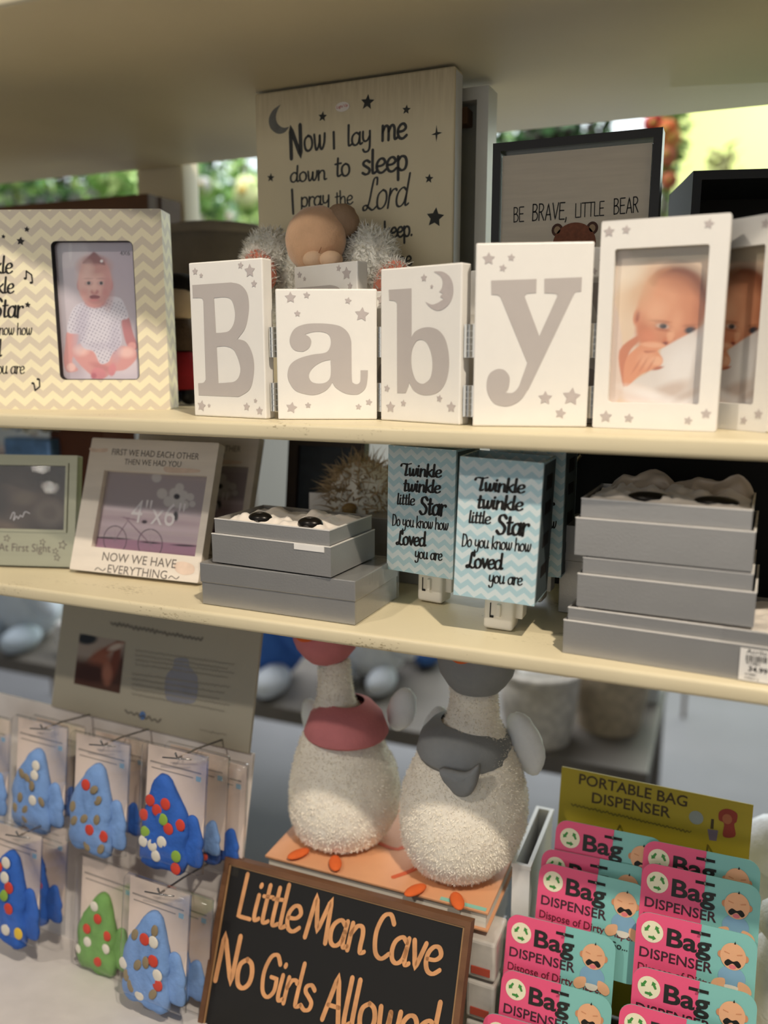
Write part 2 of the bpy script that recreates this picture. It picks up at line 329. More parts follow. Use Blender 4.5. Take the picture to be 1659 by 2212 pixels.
M_SHELF = mat_painted('cream_painted_wood', '#d6c9a8', '#8a7a58')
M_UNDER = mat('cream_painted_board', '#cfc4a6', .45, 0, .05, 6, .05)
M_WHITE = mat('white_lacquer', '#e9e5de', .38, 0, .015, 60, .03, 300)
M_PRINT = mat('taupe_print', '#b9b1ac', .42, 0, .02, 60)
M_STAR = mat('taupe_star_print', '#bcb2ae', .42, 0, .04, 200)
M_CHROME = mat('bright_metal', '#c9c5bc', .22, 1, .03, 50)
M_BLACK = mat('black_ink', '#17130f', .6, 0, .1, 30)
M_VC = mat_vcol('photo_print', .45, .3)
M_PANE = mat_glass('picture_glass', .10)
M_CELLO = mat_glass('clear_cellophane', .08, (.99, .99, .99), .08, .08)
M_DARK = mat('dark_backing', '#1b1917', .7)

# ------------------------------------------------------------------ the place: floor and walls
o = MB().box(-9, 6, -9, 8, -.06, 0).obj('floor', mat('grey_concrete', '#77777a', .75, 0, .14, 2.2, .05, 12)); o['kind'] = 'structure'
o = MB().box(-9, 6, 6.6, 6.75, 0, 3.6).obj('wall_back', mat('pale_sage_plaster', '#c9c8bd', .8, 0, .03, 3)); o['kind'] = 'structure'
o = MB().box(-.42, 3.2, 5.6, 5.75, 0, 3.6).obj('wall_partition', mat('lime_painted_plaster', '#d6e592', .7, 0, .03, 3)); o['kind'] = 'structure'
area('partition_wall_washer', (0.6, 4.3, 3.4), (0.2, 5.6, 2.1), 62, (1, .98, .84), 1.6, .4)

# ------------------------------------------------------------------ shelving
H1, H2, HU = 1.394, 1.2195, 1.7205
unit = thing('shelving_unit', 'cream painted wooden shelving with scuffed board edges holding all the gifts', 'shelf', (-.4, .85, 0))
def board(name, x0, x1, y0, y1, z0, z1, m, bev=.003):
    o = MB().box(x0+.4, x1+.4, y0-.85, y1-.85, z0, z1, bev, 3).obj(name, m, unit, True); return o
board('shelf_board', -1.75, .95, .613, 1.075, 1.3795, H1, M_SHELF, .0035)
board('shelf_board', -1.75, .95, .613, 1.075, 1.2058, H2, M_SHELF, .0035)
board('shelf_board', -1.75, .95, .551, 1.075, HU, HU+.03, M_UNDER, .004)
board('shelf_board', -1.75, .95, .40, .88, .735, .755, M_SHELF)
for x in (-1.72, -.848, .85): board('upright_post', x, x+.082, 1.078, 1.12, 0, 1.9, M_UNDER)

# ------------------------------------------------------------------ chevron musical frame
fr = Fr((-.5397, .7213, H1), 20.4); t = thing('chevron_picture_frame', 'cream and taupe chevron box frame with a photo of a seated baby', 'picture frame', fr)
M_CHEV = mat_chevron('cream_taupe_chevron', '#efe5c4', '#d6cab6', .0205, .0085, .0162)
S3 = dict(sc=2.963, oy=380)
q = [fr.px(x/2.963, y/2.963+380) for x, y in ((326, 420), (850, 412), (893, 1305), (384, 1303))]
ox0, ox1 = (q[0][0]+q[3][0])/2, (q[1][0]+q[2][0])/2; oz0, oz1 = (q[2][1]+q[3][1])/2, (q[0][1]+q[1][1])/2
hole = rr(ox0, ox1, oz0, oz1, .0055)
MB().prism([rr(-.30, 0, 0, .1995, .0012, 2), hole], 0, .031).obj('body', M_CHEV, t)
MB().box(-.298, -.002, .031, .034, .002, .197).obj('back_panel', M_DARK, t)
MB().prism([hole, rr(ox0+.0004, ox1-.0004, oz0+.0004, oz1-.0004, .0052)], -.0003, .008).obj('opening_edge', M_BLACK, t)
pc = Pic(fr, ox0, ox1, oz0, oz1, 130, 200, .0085, 2.963, 0, 380)
pc.fill('#bfb3bd'); pc.ell(420, 640, 160, 330, '#cbc1ca', 1); pc.poly('330,430 540,430 540,560 330,590', '#d6cdd2', 30, .8); pc.poly('330,1190 620,1130 900,1180 910,1320 370,1320', '#dccfd8', 40); pc.ell(800, 560, 130, 200, '#b3a4b4', 1.2, 0, .6)
SK, SKD, SKL = '#d99a97', '#b5676c', '#edc2bb'
pc.ell(480, 1180, 70, 120, '#a58c99', .8, 0, .5)
pc.poly('430,1000 500,1010 488,1090 462,1190 500,1238 470,1255 425,1250 408,1180 418,1080', SK, 8)
pc.ell(455, 1225, 28, 26, SKL, .4); pc.poly('778,930 822,905 850,1000 878,1080 872,1112 832,1112 800,1050', '#b9777b', 8); pc.ell(846, 1088, 28, 24, SK, .4)
pc.poly('458,1125 500,1078 585,1080 605,1130 690,1205 700,1270 640,1300 590,1280 500,1195', SK, 8); pc.ell(520, 1115, 45, 34, SKL, .8)
pc.poly('705,1135 770,1088 860,1110 876,1165 810,1235 740,1250 680,1250 640,1215 700,1185', SK, 8); pc.ell(810, 1130, 50, 32, SKL, .8); pc.ell(650, 1225, 70, 22, SKD, .9, 20, .5)
pc.ell(632, 1265, 48, 36, '#d98a90', .3, 15); pc.ell(718, 1240, 24, 42, '#d98a90', .3, 10); pc.ell(600, 1280, 18, 20, '#c46c78', .6)
pc.poly('600,780 540,805 480,835 445,905 432,1000 516,1015 512,1060 540,1105 600,1125 640,1200 690,1192 725,1130 778,1070 770,935 822,905 785,800 745,775 695,772', '#d8d3de', 7)
pc.ell(520, 960, 40, 150, '#b9b1c4', 1, 10, .6); pc.ell(740, 1050, 40, 120, '#b5aec2', 1, 0, .5); pc.ell(640, 1090, 110, 25, '#bdb5c8', 1, 0, .5)
sh = np.zeros(pc.U.shape); tmp = pc.c.copy(); pc.c[:] = 0; pc.poly('600,790 480,840 445,905 440,990 516,1010 512,1060 600,1120 640,1190 690,1185 770,1070 770,935 810,905 780,810', '#ffffff', 4); msk = pc.c[..., 0].copy(); pc.c = tmp
dots = ((np.hypot((pc.U+pc.V*.5) % 23-11.5, (pc.V-pc.U*.5) % 23-11.5) < 5.2))*msk*.75; pc.mixm(dots, '#7d7390')
pc.ell(612, 810, 62, 34, '#c77d80', .5)
pc.ell(508, 700, 16, 34, '#c98589', .4); pc.ell(708, 700, 15, 34, '#c98589', .4)
pc.ell(607, 680, 108, 158, '#e2aca5', .12); pc.ell(575, 640, 70, 110, '#efc6bb', 1, 0, .7); pc.ell(690, 720, 34, 110, '#c27d7c', 1, 0, .6); pc.ell(610, 800, 60, 34, '#b9696c', 1, 0, .5)
pc.ell(604, 575, 102, 62, '#c08078', .7, 0, .75); pc.poly('530,560 560,525 585,498 600,486 622,500 650,535 672,570 610,555', '#7b3f42', 12); pc.ell(604, 540, 60, 28, '#8a4a4a', .9, 0, .8)
for x in (568, 648): pc.ell(x, 688, 24, 15, '#c9908c', .8); pc.ell(x, 687, 17, 11, '#dcbcb8', .5); pc.ell(x, 686, 11, 11, '#2c2226', .4); pc.ell(x-3, 657, 28, 6, '#c08a84', .9, 0, .7)
pc.ell(606, 742, 25, 16, '#c0706d', .8); pc.ell(604, 722, 14, 26, '#f0c3b6', .9, 0, .7); pc.poly('575,770 605,762 640,772 625,785 585,786', '#8f3d48', 5); pc.ell(605, 795, 26, 9, '#d98a8a', .8)
pc.ell(450, 480, 12, 60, '#e3dde0', .6, 0, .7); pc.ell(650, 545, 9, 9, '#f2ecec', .8); pc.ell(560, 600, 34, 50, '#f4d3c8', 1.2, 0, .5); pc.ell(540, 745, 24, 22, '#e29a94', 1.2, 0, .6); pc.ell(672, 748, 20, 22, '#cf8582', 1.2, 0, .6)
pc.obj('photo', M_VC, t)
b = MB(); sans(b, '4X6', fr.px(253, 549.5), fr.px(275, 549.5), y=.0080); b.obj('size_lettering', mat('grey_ink', '#57505a', .5), t)
MB().box(ox0, ox1, .0062, .0068, oz0, oz1).obj('glass_pane', M_PANE, t)
for x, y, r in ((172, 342, 18), (22, 388, 14), (132, 418, 27), (178, 825, 20)):
    c = fr.px(x/2.963, y/2.963+380); MB().flat([star_loop(*c, r/2.963/2090, .15)], -.0003).obj('star', M_BLACK, t)
for (x, y, fl) in ((182, 648, 1), (232, 1335, -1)):
    c = fr.px(x/2.963, y/2.963+380); k = .0000162*10; b = MB()
    def tf(a, bb, c=c, k=k, fl=fl): return (c[0]+a*k, c[1]+bb*k*fl)
    for P in (('-14,-5 -10,38'), ('-10,38 22,14'), ('22,14 24,-32')): ribbon(b, crom(parse(P)), 9, .2, -.0003, tf)
    for ex, ez in ((-21, -8), (15, -34)): b.flat([[tf(p[0], p[1]) for p in disc_loop(ex, ez, 10, 7)]], -.0003)
    b.obj('music_note', M_BLACK, t)
for txt, rx, ry, wd, asp, w in (('1winkle', 27, 590, 104, 1.05, 2.6), ('twinkle', 30, 633, 92, 1.05, 2.6), ('little', -24, 668, 44, 1.0, 2.3), ('Star', 49, 685, 64, 1.1, 2.6), ('Do you know how', 69, 723, 142, 1.25, 2.2), ('2oved', 3, 770, 80, 1.1, 2.6), ('you are', 53, 807, 70, 1.2, 2.2)):
    b = MB(); lettering(b, txt, fr.px(rx-wd, ry), fr.px(rx, ry), asp, w, .62, .16, -.0003); b.obj('lettering', M_BLACK, t)

# ------------------------------------------------------------------ hinged letter frames
LET = {'B': ['90,492! 300,478! 350,490 385,530 397,590 393,660 375,730 335,785! 380,800 410,850 425,920 420,1000 400,1060 350,1095 330,1098! 125,1090! 122,1025! 150,1022 163,1005! 150,580! 140,563 93,562!',
             '208,562! 270,558 305,575 322,640 315,700 290,740 255,750 218,752!', '222,827! 275,825 320,850 350,930 345,985 320,1015 280,1022 232,1025!'],
       'a': ['1042,955! 1040,1000 1030,1050 1000,1080 970,1087 920,1080 870,1050 850,1020! 820,1060 770,1085 720,1087 650,1065 612,1010 608,960 625,920 670,890 740,870 800,862 825,850 838,825 842,795 835,768 815,752 780,745 740,748 700,760! 725,775 735,800 725,830 700,850 680,853 650,848 628,828 618,795 625,760 650,725 700,705 760,700 830,703 890,715 930,745 950,790 953,850 955,1000 965,1025 985,1030 1000,1018 1003,990 1003,955!',
             '840,897! 790,910 745,940 722,980 735,1015 770,1027 810,1022 835,1000 842,960'],
       'b': ['1157,518! 1280,510! 1280,775! 1300,745 1340,725 1385,722 1430,740 1465,790 1482,870 1482,950 1465,1020 1430,1070 1380,1088 1330,1085 1290,1060 1270,1020! 1250,1078! 1203,1078! 1202,592! 1190,578 1160,575!',
             '1330,788 1360,800 1385,850 1395,920 1385,990 1360,1020 1335,1028 1305,1010 1285,960 1278,900 1285,840 1305,800'],
       'y': ['153,468! 400,460! 398,536! 350,540 335,555! 415,770! 512,555! 505,540 443,537! 443,458! 647,450! 643,528! 612,532 595,560! 375,1020 350,1065 320,1110 280,1140 230,1152 170,1135 135,1080 130,1020 145,975 185,950 225,955 252,990 252,1030 245,1060 232,1078! 270,1078 300,1050 320,1000 350,915! 205,560! 190,548 155,545!']}
STARS = {'B': [(105, 418, 16), (138, 440, 11), (352, 385, 16), (402, 415, 30), (425, 485, 17), (140, 1148, 24), (181, 1147, 9), (385, 1153, 19), (433, 1120, 11), (455, 1175, 20)],
         'a': [(622, 560, 32), (710, 547, 20), (935, 577, 20), (660, 647, 19), (1010, 652, 40), (628, 1158, 32), (718, 1145, 18), (992, 1153, 18), (1048, 1128, 20)],
         'b': [(1348, 453, 18), (1390, 500, 10), (1147, 1053, 17), (1166, 1155, 26), (1236, 1134, 16), (1432, 1108, 18), (1496, 1155, 27)],
         'y': [(140, 350, 36), (263, 343, 22), (217, 400, 22), (447, 1107, 40), (590, 1100, 52), (530, 1190, 32)],
         'photo': [(795, 203, 32), (888, 192, 26), (1338, 160, 31), (777, 1208, 36), (902, 1217, 28), (1225, 1230, 26), (1322, 1193, 32)]}
MOON = '1400,418! 1450,420 1490,450 1507,505 1500,565 1470,610 1430,630 1390,618 1355,582! 1390,598 1420,590 1440,578 1456,566! 1436,556! 1442,546! 1450,538 1432,528! 1446,505 1450,470 1435,440'
HT = {'B': .1378, 'a': .1116, 'b': .1272, 'y': .1402, 'photo': .1545}; TH = .0132
poses = {'B': ((420.6, 898.5), (575, 906)), 'a': ((600.8, 907), (814.4, 907)), 'b': ((822.3, 908), (992.6, 919)), 'y': ((1020.7, 921.4), (1267, 923.8)), 'photo': ((1279.3, 923.8), (1546, 933.7))}
def panel_frame(a, b): return Fr(a, math.degrees(math.atan2(b[1]-a[1], b[0]-a[0])))
def sub(o, thing_fr, part_fr): o.matrix_basis = thing_fr.I @ part_fr.M
ulf = Fr((-.24, .66, H1)); ul = thing('baby_letter_frame', 'white hinged frame spelling Baby in grey letters, in front on the shelf', 'picture frame', ulf, 'white hinged letter frames')
PAN = {}
def star_parts(k, pf, par):
    sc, ox, oy = (2.514, 380, 420) if k in 'Bab' else (2.517, 1000, 420)
    for i, (x, y, r) in enumerate(STARS[k]):
        c = pf.px(x/sc+ox, y/sc+oy); e = pf.px((x+r)/sc+ox, y/sc+oy); MB().flat([star_loop(*c, abs(e[0]-c[0]), .1*(i % 3), .52)], -.0003).obj('star', M_STAR, par)
for k, (pa, pb) in poses.items():
    a, b_ = atz(*pa, H1), atz(*pb, H1); pf = panel_frame(a, b_); wd = (b_-a).length; PAN[k] = (a, b_, pf, wd); h = HT[k]
    sc, ox, oy = (2.514, 380, 420) if k in 'Bab' else (2.517, 1000, 420)
    if k != 'photo':
        p = MB().box(0, wd, 0, TH, .0003, h, .0012, 2).obj('letter_panel', M_WHITE, ul); sub(p, ulf, pf)
        b = MB(); b.flat([[pf.px(x/sc+ox, y/sc+oy) for x, y in crom(parse(L), True, 5)] for L in LET[k]], -.0003); b.obj('letter', M_PRINT, p)
        if k == 'b': MB().flat([[pf.px(x/sc+ox, y/sc+oy) for x, y in crom(parse(MOON), True, 5)]], -.0003).obj('crescent_moon', M_STAR, p)
    else:
        q = [pf.px(x/sc+ox, y/sc+oy) for x, y in ((822, 302), (1337, 264), (1288, 1142), (790, 1132))]
        hx0, hx1, hz0, hz1 = (q[0][0]+q[3][0])/2, (q[1][0]+q[2][0])/2, (q[2][1]+q[3][1])/2, (q[0][1]+q[1][1])/2
        p = MB().prism([rr(0, wd, .0003, h, .0014, 3), rr(hx0, hx1, hz0, hz1, .002)], 0, TH).obj('photo_panel', M_WHITE, ul); sub(p, ulf, pf)
        MB().box(.001, wd-.001, TH, TH+.0015, .001, h-.001).obj('back_board', M_DARK, p)
        pc = Pic(pf, hx0, hx1, hz0, hz1, 130, 210, .0075, 2.517, 1000, 420)
        pc.fill('#d8bfa6'); pc.poly('780,250 1360,230 1360,350 780,365', '#b3a58f', 30); pc.ell(860, 640, 90, 300, '#e2cfc0', .6); pc.poly('830,560 900,430 1020,372 1180,372 1290,420 1340,500 1340,700 1200,560 1000,560 930,760 840,840', '#e3cbb0', 18)
        pc.poly('940,690 960,560 1010,460 1090,412 1190,405 1270,440 1318,520 1325,620 1270,735 1180,790 1090,830 1000,840 955,790', '#d18a66', 22)
        pc.ell(1090, 560, 120, 140, '#e2a47e', 1.2, 0, .8); pc.ell(1250, 600, 70, 120, '#cf8a63', 1, 0, .6); pc.ell(985, 760, 40, 90, '#c67b58', 1, 0, .7)
        pc.poly('1060,430 1130,385 1220,385 1305,440 1335,540 1330,610 1280,540 1220,470 1140,440', '#6a3a28', 60, .9); pc.poly('1010,470 1060,415 1130,400 1080,440 1040,500', '#c18a63', 20, .7)
        pc.ell(948, 665, 22, 48, '#d18a68', .4, 10); pc.ell(950, 665, 10, 28, '#a95f45', .7, 10)
        pc.ell(1085, 716, 46, 22, '#b97b5c', .8, 8); pc.ell(1085, 716, 34, 13, '#c9b0a2', .6, 8); pc.ell(1088, 716, 20, 14, '#2f3238', .5); pc.ell(1075, 690, 55, 8, '#b0704f', .8, 6); pc.ell(1238, 738, 32, 20, '#33343c', .6, -8); pc.ell(1235, 712, 40, 7, '#b0704f', .8, -6)
        pc.ell(1118, 795, 34, 24, '#c9764f', .7, -30); pc.ell(1128, 770, 20, 34, '#e9b08b', .8, 10, .8); pc.ell(1095, 812, 20, 10, '#8a4438', .6, -20)
        pc.poly('1075,850 1110,822 1290,725 1345,690 1345,1160 980,1160 870,1060 900,1030 1000,970 1070,930', '#ddd5cf', 10); pc.ell(1190, 930, 90, 120, '#ebe6e2', 1, 30, .8); pc.ell(1120, 1070, 120, 40, '#c2ab9c', .9, -20, .7); pc.ell(960, 1100, 110, 60, '#e6d6cc', .6, 20); pc.ell(1270, 990, 30, 170, '#bdb3ac', 1, 8, .7)
        pc.poly('830,600 870,840 875,1050 790,1130 780,700', '#dcc8ba', 12); pc.poly('850,850 945,770 955,800 900,870 880,1040 862,1000', '#c9805f', 10)
        pc.poly('885,900 930,845 1000,800 1060,800 1100,822 1060,850 1085,890 1075,930 1020,955 960,985 890,1045 872,1000', '#dd9873', 8); pc.ell(1030, 818, 60, 14, '#e8b08d', .7, 5); pc.ell(1000, 900, 45, 40, '#e6ab88', 1, 0, .8); pc.ell(1055, 905, 30, 24, '#eab491', .6); pc.poly('985,850 1050,852 1000,862', '#b3684a', 8, .8); pc.ell(1060, 945, 30, 8, '#b5694b', .8, -15)
        pc.ell(960, 520, 60, 120, '#d9b48f', 1.2, 25, .6); pc.ell(1180, 470, 130, 50, '#a4623f', 1.3, 12, .5); pc.ell(1285, 640, 34, 90, '#b06a48', 1.3, 5, .6); pc.ell(1040, 640, 60, 60, '#efbd98', 1.3, 0, .5); pc.ell(1160, 700, 30, 60, '#e9ae88', 1.3, 15, .5); pc.ell(1090, 738, 40, 7, '#b36a4a', 1, 8, .7); pc.ell(1010, 770, 40, 34, '#e08f6c', 1.2, 0, .6)
        for fx in (905, 940, 980): pc.ell(fx+40, 930, 6, 46, '#b96f50', 1, 32, .45)
        pc.ell(900, 430, 90, 60, '#ecdcc6', 1.2, -35, .8); pc.ell(1010, 1085, 130, 26, '#f1ebe6', 1.2, 15, .8); pc.ell(1220, 1090, 70, 18, '#b9a394', 1.2, -25, .6)
        ph_o = pc.obj('photo', M_VC, p)
        MB().box(hx0, hx1, .0052, .0058, hz0, hz1).obj('glass_pane', M_PANE, p)
    star_parts(k, pf, p); PAN[k] += (p,)
def hinge(x, y, z0, z1, par, off):
    b = MB(); n = 5
    for i in range(n): za = z0+(z1-z0)*i/n; zb = z0+(z1-z0)*(i+1)/n; b.tube([(x-off[0], y-off[1], za+.0002), (x-off[0], y-off[1], zb-.0002)], .0021, 10)
    b.box(x-off[0]-.0045, x-off[0]+.0045, y-off[1]+.0015, y-off[1]+.0022, z0, z1); return b.obj('hinge', M_CHROME, par, False)
ks = list(poses)
for k1, k2 in zip(ks, ks[1:]):
    m = (PAN[k1][1]+PAN[k2][0])/2; dp = .004
    for z0, z1 in ((.007, .032), (.054, .080)): hinge(m.x, m.y+dp, z0, z1, ul, (ulf.M.translation.x, ulf.M.translation.y))
# the second frame of the same kind, behind and to the right
ul2 = thing('baby_letter_frame', 'white hinged letter frame behind the front one, only its first block and photo showing', 'picture frame', ulf, 'white hinged letter frames')
a2, b2 = atz(634.6, 577, H1+HT['B']), atz(775.8, 562, H1+HT['B']); a2.z = b2.z = H1
pr = atz(1655, 935.7, H1); pl = atz(1554, 926.5, H1); d = (pl-pr).normalized(); pl = pr+d*PAN['photo'][3]
print('B2', a2[:], b2[:], 'photo2', pl[:], pr[:])
def place(k, A, ang):
    src = PAN[k][4]; c = copy_tree(src, ul2); f2 = Fr(A, ang); c.matrix_basis = ulf.I @ f2.M; return f2.w((PAN[k][3], 0, 0))
ang0 = math.degrees(math.atan2(b2.y-a2.y, b2.x-a2.x)); e = place('B', a2, ang0)
x_ = e+Vector((.008, .004, 0)); 
for k, ag in (('a', 8), ('b', -12), ('y', 6)): e = place(k, x_, ag); x_ = e+Vector((.004, .002, 0))
place('photo', pl, math.degrees(math.atan2(pr.y-pl.y, pr.x-pl.x)))

# ------------------------------------------------------------------ bedtime sign and the frame behind it
fr = Fr((-.4835, .8135, H1), -1.1); t = thing('wooden_sign', 'tall cream wooden plaque with a bedtime verse, moon and stars', 'sign', fr)
M_SIGN = mat('distressed_cream_board', '#dccfae', .6, 0, .05, 12, .1, 80)
nt = M_SIGN.node_tree; bs = nt.nodes['Principled BSDF']; base = bs.inputs['Base Color'].links[0].from_socket
tc = nt.nodes.new('ShaderNodeTexCoord'); mp = nt.nodes.new('ShaderNodeMapping'); mp.inputs['Scale'].default_value = (260, 40, 30); nn = nt.nodes.new('ShaderNodeTexNoise'); nn.inputs['Scale'].default_value = 1
nt.links.new(tc.outputs['Object'], mp.inputs[0]); nt.links.new(mp.outputs[0], nn.inputs[0]); sp = nt.nodes.new('ShaderNodeSeparateXYZ'); nt.links.new(tc.outputs['Object'], sp.inputs[0])
mr = nt.nodes.new('ShaderNodeMapRange'); mr.inputs[1].default_value = .27; mr.inputs[2].default_value = .325; mr.inputs[3].default_value = 0; mr.inputs[4].default_value = .75; nt.links.new(sp.outputs[2], mr.inputs[0])
mu = nt.nodes.new('ShaderNodeMath'); mu.operation = 'MULTIPLY'; nt.links.new(nn.outputs[0], mu.inputs[0]); nt.links.new(mr.outputs[0], mu.inputs[1])
mx = nt.nodes.new('ShaderNodeMix'); mx.data_type = 'RGBA'; nt.links.new(mu.outputs[0], mx.inputs[0]); nt.links.new(base, mx.inputs[6]); mx.inputs[7].default_value = (*lin('#8f7a55'), 1); nt.links.new(mx.outputs[2], bs.inputs['Base Color'])
SW = .2209; MB().box(0, SW, 0, .0225, .0003, .324, .002, 2).obj('board', M_SIGN, t)
MB().box(SW-.0015, SW+.0003, .0028, .0215, .003, .321).obj('side_edge', mat('pale_grey_edge', '#c9c6c2', .5), t)
M_INK = mat('charcoal_ink', '#3a3a38', .6, 0, .12, 90)
for txt, x0, y0, x1, y1, asp, w, ctr, sl in (('N', 627, 342, 655, 338, 1.25, 3.0, .2, .02), ('ow', 657, 327, 704, 321, 1.15, 2, .2, .02), ('I', 719, 322, 727, 321, .68, 1.9, .1, .0), ('lay', 750, 316, 803, 309, .95, 2.0, .2, .02), ('me', 824, 304, 879, 298, 1.05, 2.3, .2, .02),
        ('down', 627, 394, 705, 388, .85, 2.0, .2, .02), ('to', 724, 382, 757, 379, .95, 2.0, .2, .02), ('sleep', 782, 378, 882, 366, .95, 2.2, .25, .02), ('I', 631, 462, 639, 461, .95, 1.8, .1, 0), ('pray', 650, 447, 713, 442, .9, 2.0, .2, .02), ('the', 725, 445, 763, 440, .95, 1.9, .2, .02),
        ('2ord', 786, 455, 881, 444, 1.22, 1.5, .45, .25), ('to', 792, 516, 814, 513, 1.15, 2.1, .2, .02), ('keep.', 830, 515, 893, 509, 1.1, 2.7, .2, .02), ('me', 855, 577, 890, 573, 1.1, 2.4, .2, .02)):
    b = MB(); lettering(b, txt, fr.px(x0, y0), fr.px(x1, y1), asp, w, ctr, sl, -.0003); b.obj('lettering', M_INK, t)
M_CARVE = mat('dark_carved_recess', '#33332f', .7, 0, .2, 120)
for x, y, r, k in ((697, 252, 10, .45), (794, 221, 15, .45), (878, 237, 9, .45), (585, 384, 9, .45), (927, 386, 9, .45), (940, 470, 19, .5), (604, 497, 9, .45)):
    c = fr.px(x, y); MB().prism([star_loop(*c, r/2010, .12, k), star_loop(*c, r/2010*.86, .12, k)], -.0004, .0).obj('carved_star', M_CARVE, t); MB().flat([star_loop(*c, r/2010, .12, k)], -.0003).obj('carved_star', M_CARVE, t)
c = fr.px(943, 289); k = 1/2010; MB().flat([[(c[0]+a*k, c[1]+bb*k) for a, bb in ((0, 16), (2, 3), (12, 1), (2, -2), (0, -15), (-2, -2), (-11, -1), (-2, 2))]], -.0003).obj('carved_star', M_CARVE, t)
MB().flat([[fr.px(x/2, y/2) for x, y in crom(parse('1213,452! 1180,476 1162,515 1170,555 1200,578 1230,572 1250,548! 1225,552 1200,535 1192,505 1200,475'), True, 5)]], -.0003).obj('crescent_moon', mat('grey_carved_moon', '#6f6e68', .6, 0, .25, 60), t)
c = fr.px(740, 231); st = MB().flat([disc_loop(c[0], c[1], .0078, .0046)], -.0004).obj('sticker', mat('white_sticker', '#e4dcd2', .5), t)
b = MB(); sans(b, 'Light Up', (c[0]-.0062, c[1]-.0012), (c[0]+.0062, c[1]), y=-.0006); b.obj('lettering', mat('red_ink', '#c23a36', .5), st)
x1 = aty(1060, 195, .865).x
fr = Fr((x1-.20, .862, H1), -1.1); t = thing('shadow_box_frame', 'pale grey box frame turned away behind the bedtime verse plaque', 'picture frame', fr)
M_PALE = mat('pale_grey_lacquer', '#cfcdc6', .5, 0, .02)
MB().prism([rect(0, .2, .0003, .318), rect(.012, .188, .012, .306)], 0, .03).obj('frame', M_PALE, t); MB().box(.012, .188, .02, .024, .012, .306).obj('back_panel', mat('grey_board', '#8f8f84', .7), t); MB().box(.165, .178, -.001, .018, .285, .300).obj('clasp', mat('brown_clasp', '#6a4d36', .5), t)

# ------------------------------------------------------------------ little bear picture
fr = Fr((aty(1065, 310, .80).x, .80, H1)); t = thing('framed_bear_picture', 'black framed woodgrain picture with a brown bear and lettering', 'picture', fr)
xb = fr.px(1433, 268)[0]; zt = fr.px(1065, 310)[1]; BW = .0075
M_BFR = mat('black_frame_wood', '#1c1a19', .45, 0, .15, 30)
MB().prism([rect(0, xb, .0003, zt), rect(BW, xb-BW, BW, zt-BW)], 0, .022).obj('frame', M_BFR, t)
M_WG = mat('pale_printed_woodgrain', '#c9bfae', .6, 0, .07, 1, 0, None, .3, 0, 'Object', (18, 10, 210))
MB().box(BW+.001, xb-BW-.001, .004, .012, BW+.001, zt-BW-.0035).obj('picture_board', M_WG, t)
for txt, x0, y0, x1_, y1 in (('BE', 1109, 480, 1133, 478), ('BRAVE,', 1149, 477, 1226, 473), ('LITTLE', 1242, 470, 1306, 465), ('BEAR', 1325, 463, 1380, 458)):
    b = MB(); lettering(b, txt, fr.px(x0, y0, .004), fr.px(x1_, y1, .004), 1.32, 1.5, .1, 0, .0037); b.obj('lettering', M_BLACK, t)
c = fr.px(1240, 528, .004); k = 1/2080
M_BR = mat('brown_bear_print', '#7a4730', .7, 0, .25, 260); M_BRD = mat('dark_bear_print', '#4a2c20', .7, 0, .2, 200)
hd = MB().flat([disc_loop(c[0], c[1], 41*k, 40*k, 40)], .0036).obj('bear_head', M_BR, t)
for sx in (-1, 1):
    e_ = MB().flat([disc_loop(c[0]+sx*33*k, c[1]+28*k, 11*k, 12*k)], .0037).obj('bear_ear', M_BRD, t); MB().flat([disc_loop(c[0]+sx*33*k, c[1]+28*k, 6*k, 7*k)], .0036).obj('inner_ear', mat('tan_bear_print', '#9c8468', .7), e_)
    MB().flat([disc_loop(c[0]+sx*14*k, c[1]+2*k, 3*k)], .0035).obj('bear_eye', M_BLACK, t)
MB().flat([disc_loop(c[0], c[1]-12*k, 15*k, 12*k)], .0035).obj('bear_muzzle', MATS['tan_bear_print'], t); MB().flat([disc_loop(c[0], c[1]-7*k, 5*k, 4*k)], .0034).obj('bear_nose', M_BLACK, t)

# ------------------------------------------------------------------ dark box at the right, wooden crate at the left
cx = aty(1498, 369, .86); fr = Fr((cx.x, .86, H1), 14); t = thing('black_shadow_box', 'black open-backed shadow box right of the bear picture', 'box', fr); hh = cx.z-H1
MB().prism([rect(0, .2, .0003, hh), rect(.008, .192, .008, hh-.008)], 0, .12).obj('case', mat('black_painted_wood', '#17191d', .5, 0, .1, 20), t); MB().box(.008, .192, .11, .118, .008, hh-.008).obj('back_panel', mat('matte_black_board', '#0d0c0c', .8), t)
fr = Fr((-1.10, .985, H1)); t = thing('wooden_crate', 'dark brown slatted wooden crate behind the chevron frame', 'crate', fr)
M_BW = mat('brown_stained_wood', '#5a3d27', .6, 0, .18, 1, .15, 3, .3, 0, 'Object', (12, 60, 60))
zt = aty(320, 414, .985).z-H1; xr = aty(318, 414, .985).x+1.10
for i in range(4): MB().box(0, xr, 0, .012, .004+i*zt/4, (i+1)*zt/4-.002, .0012).obj('plank', M_BW, t)
for x in (0.002, xr-.022): MB().box(x, x+.02, .012, .03, .0003, zt-.002).obj('corner_post', M_BW, t)
for i in range(4): MB().box(xr-.012, xr, .03, .075, .004+i*zt/4, (i+1)*zt/4-.002).obj('side_plank', M_BW, t)

